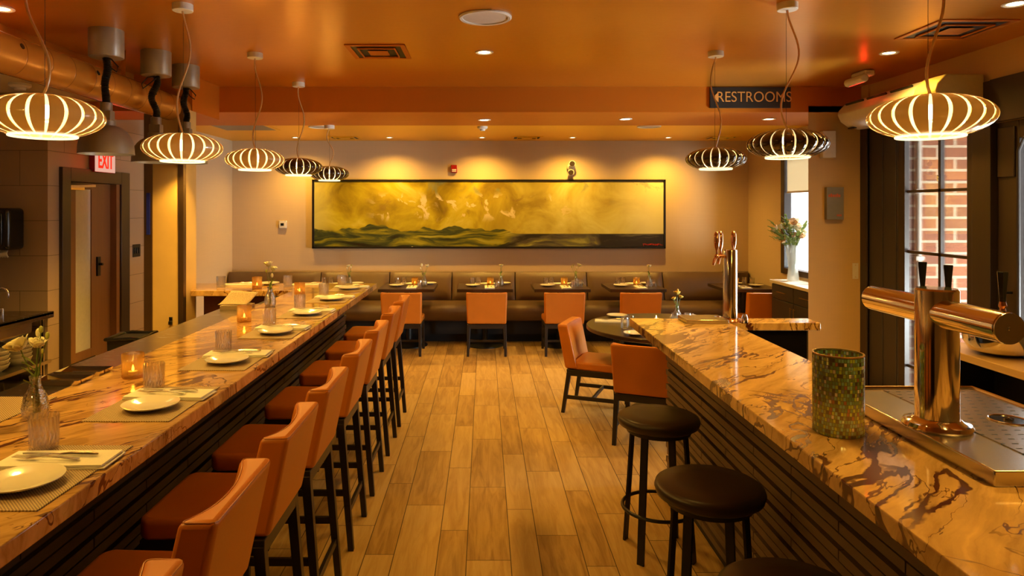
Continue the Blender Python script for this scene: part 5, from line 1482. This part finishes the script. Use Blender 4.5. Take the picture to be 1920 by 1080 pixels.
def pendant(label, loc, drop, dark, seed):
    """loc = ceiling point, drop = distance ceiling -> shade centre"""
    rnd = random.Random(seed)
    t = thing('pendant_lamp', label, 'lamp', loc, 0.04 * seed, 'striped pendant lamps')
    MB().lathe([(0, 0), (0.058, 0), (0.058, -0.036), (0.055, -0.040), (0, -0.040)], 32).build('canopy', 'canopy_white', t)
    A, B = 0.222, 0.088
    t0, t1 = R(-58), R(78)
    n = 22; arc = 2 * PI / n; kk = 0.86 if dark else 0.79
    def prof(k, u):
        a = t0 + (t1 - t0) * u
        return (A * k * math.cos(a), B * k * math.sin(a) - drop)
    m = MB()
    for i in range(n):
        m.lathe([prof(1.0, j / 16) for j in range(17)], 3, (0, 0, 0), arc * i, arc * i + arc * kk)
    m.build('shade', 'shade_dark_refl' if dark else 'shade_pale', t, solid=0.004 if dark else 0.0, sharp=70)  # dark copy carries reflections in its colour; the lamps are alike
    m = MB()
    for i in range(n):
        m.lathe([prof(0.985, j / 16) for j in range(17)], 2, (0, 0, 0), arc * (i + kk - 0.005), arc * (i + 1.005))
    m.build('glow_strip', 'glow_strip_soft' if dark else 'glow_strip', t, sharp=70)
    zr = prof(1, 0)[1]
    rb = prof(1, 0)[0]
    MB().tube([(rb * math.cos(2 * PI * i / 48), rb * math.sin(2 * PI * i / 48), zr - 0.003) for i in range(48)], 0.005, 8, closed=True).build('bottom_ring', 'glow_strip', t)
    zt = prof(1, 1)[1]
    MB().lathe([(0.0, zt + 0.004), (0.02, zt + 0.003), (0.022, zt - 0.01), (0.02, zt - 0.04), (0, zt - 0.04)], 20).build('lamp_holder', 'canopy_white', t)
    MB().ball((0, 0, -drop + 0.022), 0.032, 16, 12).build('bulb', 'bulb', t)
    pts = []
    ph = {20: 2.7, 21: 0.3, 40: 5.6, 41: 0.0}.get(seed, rnd.random() * 6); zc_cable = seed in (20, 41); ang = -0.04 * seed
    for i in range(25):
        u = i / 24
        w = (0.075 if zc_cable else 0.055) * math.sin(PI * u) ** 0.8 * math.sin(5.0 * u + ph)
        pts.append((w * math.cos(ang), w * math.sin(ang), -0.04 + (zt + 0.044) * u))
    MB().tube(pts, 0.0058, 8).build('power_cable', 'cable', t)
    MB().cyl((0.006, 0.004, -0.04), (0.006, 0.004, zt), 0.0011, n=6).build('suspension_wire', 'black_metal', t)
    lamp('pendant_light', 'POINT', t, (0, 0, -drop - 0.025), P_PENDANT, WARM, 0.035)
    return t
LP = [(2.73, 2.165, 0, ZC, 'nearest left pendant lamp, large pale striped shade at the picture\'s left edge'),
      (3.99, 2.150, 0, ZC, 'second left pendant lamp, pale striped shade before the heat lamps'),
      (5.25, 2.170, 0, ZC, 'third left pendant lamp, pale striped shade beside the rear wall corner'),
      (6.48, 2.187, 1, ZC, 'fourth left pendant lamp, striped shade coloured with dark reflections before the beam'),
      (7.77, 2.190, 1, 2.74, 'farthest left pendant lamp, dark striped shade at the painting\'s corner')]
for i, (y, z, dk_, zc, lb) in enumerate(LP):
    pendant(lb, (-1.763, y, zc), zc - z, dk_, 20 + i)
pendant('pendant lamp left of the viewer, over the near counter end', (-1.763, 1.47, ZC), ZC - 2.165, 0, 60)
pendant('pendant lamp right of the viewer, behind the near bar end', (1.763, 1.47, ZC), ZC - 2.165, 0, 61)
RP = [(2.70, 2.160, 0, 'nearest right pendant lamp, large pale striped shade before the window'),
      (3.97, 2.170, 1, 'middle right pendant lamp, striped shade coloured with dark reflections near the pier'),
      (5.20, 2.173, 1, 'farthest right pendant lamp, striped shade coloured with dark reflections below the restrooms sign')]
for i, (y, z, dk_, lb) in enumerate(RP):
    pendant(lb, (1.763, y, ZC), ZC - z, dk_, 40 + i)

def downlight(label, x, y, z, power, spot=100, on=True, size=0.07, tilt=(0, 0, 0)):
    t = thing('downlight', label, 'light', (x, y, z), 0, 'recessed ceiling downlights')
    MB().lathe([(size * 0.62, -0.001), (size, -0.001), (size, -0.005), (size * 0.9, -0.008), (size * 0.66, -0.004), (size * 0.62, -0.001)], 32).build('trim_ring', 'white_plastic', t)
    MB().lathe([(0, -0.0015), (size * 0.62, -0.0015), (size * 0.62, -0.003), (0, -0.003)], 28).build('lens', 'led' if on else 'led_dim', t)
    if power: lamp('down_beam', 'SPOT', t, (0, 0, -0.02), power, WARM, 0.03, spot, 1.0 if spot > 120 else 0.7, tilt)
    return t
downlight('bright starry downlight in the middle of the copper ceiling', 0.0, 5.21, ZC, P_DOWN)
downlight('downlight in the beam\'s underside at the centre', 0.0, 7.27, 2.74, P_DOWN * 0.48)
downlight('downlight in the beam\'s underside left of the restrooms sign', 1.49, 7.20, 2.74, P_DOWN * 0.8)
downlight('downlight in the beam\'s underside right of the restrooms sign', 3.0, 7.20, 2.74, P_DOWN * 0.5)
for i, x in enumerate((-2.57, -1.29, -0.03, 1.2, 2.5)):
    downlight('%s downlight from the left in the row along the back wall' % ORD[i], x, 9.28, ZR, P_WASH if i else P_WASH * 0.8, 145, True, 0.05)
downlight('downlight in the ceiling above the air curtain', 3.10, 5.23, ZC, P_DOWN * 1.1, 140, False)
downlight('bright downlight at the picture\'s upper right corner', 3.09, 3.97, ZC, P_DOWN * 0.7, 130)
downlight('bright downlight at the picture\'s upper left corner', -2.88, 4.07, ZC, P_DOWN * 0.7)
downlight('downlight over the near aisle', 0.0, 2.6, ZC, P_DOWN * 0.25)

def speaker(label, x, y, z, r):
    t = thing('ceiling_speaker', label, 'speaker', (x, y, z), 0, 'round ceiling speakers')
    MB().lathe([(r * 0.84, -0.001), (r, -0.001), (r, -0.008), (r * 0.95, -0.014), (r * 0.86, -0.012), (r * 0.84, -0.001)], 48).build('speaker_ring', 'white_plastic', t)
    MB().lathe([(0, -0.002), (r * 0.84, -0.002), (r * 0.84, -0.006), (0, -0.009)], 40).build('speaker_grille', 'grille', t)
speaker('big round speaker in the middle of the copper ceiling', 0.006, 4.25, ZC, 0.165)
speaker('round speaker in the golden rear ceiling on the right', 1.93, 8.0, ZR, 0.14)
speaker('round speaker in the golden rear ceiling behind the far pendant', -1.93, 8.04, ZR, 0.14)

def vent(label, x, y, z, w, d, mat='beam'):
    t = thing('ceiling_vent', label, 'vent', (x, y, z), 0, 'square ceiling vents')
    m = MB()
    f = 0.035
    m.box(-w / 2, w / 2, -d / 2, -d / 2 + f, -0.008, -0.001).box(-w / 2, w / 2, d / 2 - f, d / 2, -0.008, -0.001).box(-w / 2, -w / 2 + f, -d / 2 + f, d / 2 - f, -0.008, -0.001).box(w / 2 - f, w / 2, -d / 2 + f, d / 2 - f, -0.008, -0.001)
    m.build('vent_frame', mat, t)
    MB().box(-w / 2 + f, w / 2 - f, -d / 2 + f, d / 2 - f, -0.003, -0.001).build('vent_cavity', 'rubber', t)
    for s in (0.62, 0.34):
        a, b = w / 2 * s, d / 2 * s
        MB().hexa([(-a, -b, -0.014), (a, -b, -0.014), (a, b, -0.014), (-a, b, -0.014)], [(-a * 0.86, -b * 0.86, -0.006), (a * 0.86, -b * 0.86, -0.006), (a * 0.86, b * 0.86, -0.006), (-a * 0.86, b * 0.86, -0.006)]).build('vent_cone', mat, t) if s < 0.5 else MB().tube([(-a, -b, -0.011), (a, -b, -0.011), (a, b, -0.011), (-a, b, -0.011)], 0.008, 6, closed=True).build('vent_vane', mat, t)
vent('square vent in the copper ceiling left of the speaker', -0.80, 5.19, ZC, 0.44, 0.46)
vent('square vent in the copper ceiling above the nearest right pendant', 3.13, 4.55, ZC, 0.5, 0.5)
vent('small vent in the golden ceiling above the painting\'s left end', -1.90, 9.3, ZR, 0.42, 0.36, 'rear_ceiling')
vent('small vent in the golden ceiling above the painting\'s middle', 0.58, 9.3, ZR, 0.42, 0.36, 'rear_ceiling')
vent('small vent in the golden ceiling behind the farthest right pendant', 3.22, 9.3, ZR, 0.42, 0.36, 'rear_ceiling')
rg = thing('return_grille', 'flat grey return grille in the golden ceiling at the left', 'vent', (-2.85, 8.1, ZR))
MB().box(-0.34, 0.34, -0.3, 0.3, -0.008, -0.001).build('grille_frame', 'rear_ceiling', rg)
MB().box(-0.30, 0.30, -0.26, 0.26, -0.0095, -0.0075).build('grille_mesh', 'lamp_grey', rg)
def smoke(label, x, y, z, r=0.06):
    t = thing('smoke_detector', label, 'smoke detector', (x, y, z), 0, 'smoke detectors')
    MB().lathe([(0, 0), (r, 0), (r, -0.018), (r * 0.8, -0.03), (0, -0.03)], 32).build('detector_base', 'white_plastic', t)
    MB().lathe([(0, -0.03), (r * 0.55, -0.03), (r * 0.5, -0.05), (0, -0.052)], 28).build('detector_head', 'white_plastic', t)
smoke('smoke detector on the low kitchen ceiling', -3.55, 5.22, 2.75, 0.075)
smoke('smoke detector in the golden ceiling behind the centre downlight', -0.02, 8.05, ZR)

# air curtain on the right wall and its sensor
ac = thing('air_curtain', 'long white air curtain unit mounted over the dark door', 'air curtain', (3.55, 5.75, 2.55))
AO = (3.55, 5.75, 2.55)
sec = [(3.70, 2.79), (3.42, 2.79), (3.355, 2.72), (3.34, 2.68), (3.37, 2.61), (3.45, 2.555), (3.54, 2.54), (3.70, 2.56)]
m = MB(); n = len(sec)
A_ = [m.bm.verts.new((x, 5.32, z)) for x, z in sec]; B_ = [m.bm.verts.new((x, 6.46, z)) for x, z in sec]
for i in range(n): m.bm.faces.new((A_[i], A_[(i + 1) % n], B_[(i + 1) % n], B_[i]))
m.bm.faces.new(A_); m.bm.faces.new(B_)
rel(m, AO).build('housing', 'curtain_body', ac, bevel=0.008, seg=3)
m = MB()
A_ = [m.bm.verts.new((x, 5.05, z)) for x, z in [(x if x > 3.6 else x - 0.004, z + (0.004 if z > 2.7 else -0.004)) for x, z in sec]]
B_ = [m.bm.verts.new((x, 5.318, z)) for x, z in [(x if x > 3.6 else x - 0.004, z + (0.004 if z > 2.7 else -0.004)) for x, z in sec]]
for i in range(n): m.bm.faces.new((A_[i], A_[(i + 1) % n], B_[(i + 1) % n], B_[i]))
m.bm.faces.new(A_); m.bm.faces.new(B_)
rel(m, AO).build('end_cap', 'curtain_cap', ac, bevel=0.01, seg=3)
for i in range(3):
    y0 = 5.40 + 0.35 * i
    rel(MB().bar((3.388, y0, 2.765), (3.388, y0 + 0.29, 2.765), 0.012, 0.02, (-0.7, 0, 0.7)), AO).build('intake_slot', 'black_plastic', ac)
rel(MB().box(3.43, 3.47, 6.36, 6.44, 2.543, 2.556), AO).build('outlet_slot', 'black_plastic', ac)
sn = thing('motion_sensor', 'white rounded motion sensor glowing red beneath on the ceiling by the pier', 'sensor', (3.30, 5.95, ZC))
MB().box(-0.05, 0.05, -0.11, 0.11, -0.055, -0.001).build('sensor_base', 'white_plastic', sn, bevel=0.02, seg=4)
MB().cyl((-0.06, -0.14, -0.08), (-0.06, 0.14, -0.08), 0.036, n=20).build('sensor_head', 'white_plastic', sn, bevel=0.012, seg=3)
MB().cyl((-0.062, -0.10, -0.112), (-0.062, 0.10, -0.112), 0.006, n=10).build('sensor_glow', 'red_glow', sn)
lamp('red_beam', 'POINT', sn, (-0.02, -0.05, -0.16), 0.16, (1, 0.03, 0.01), 0.02)
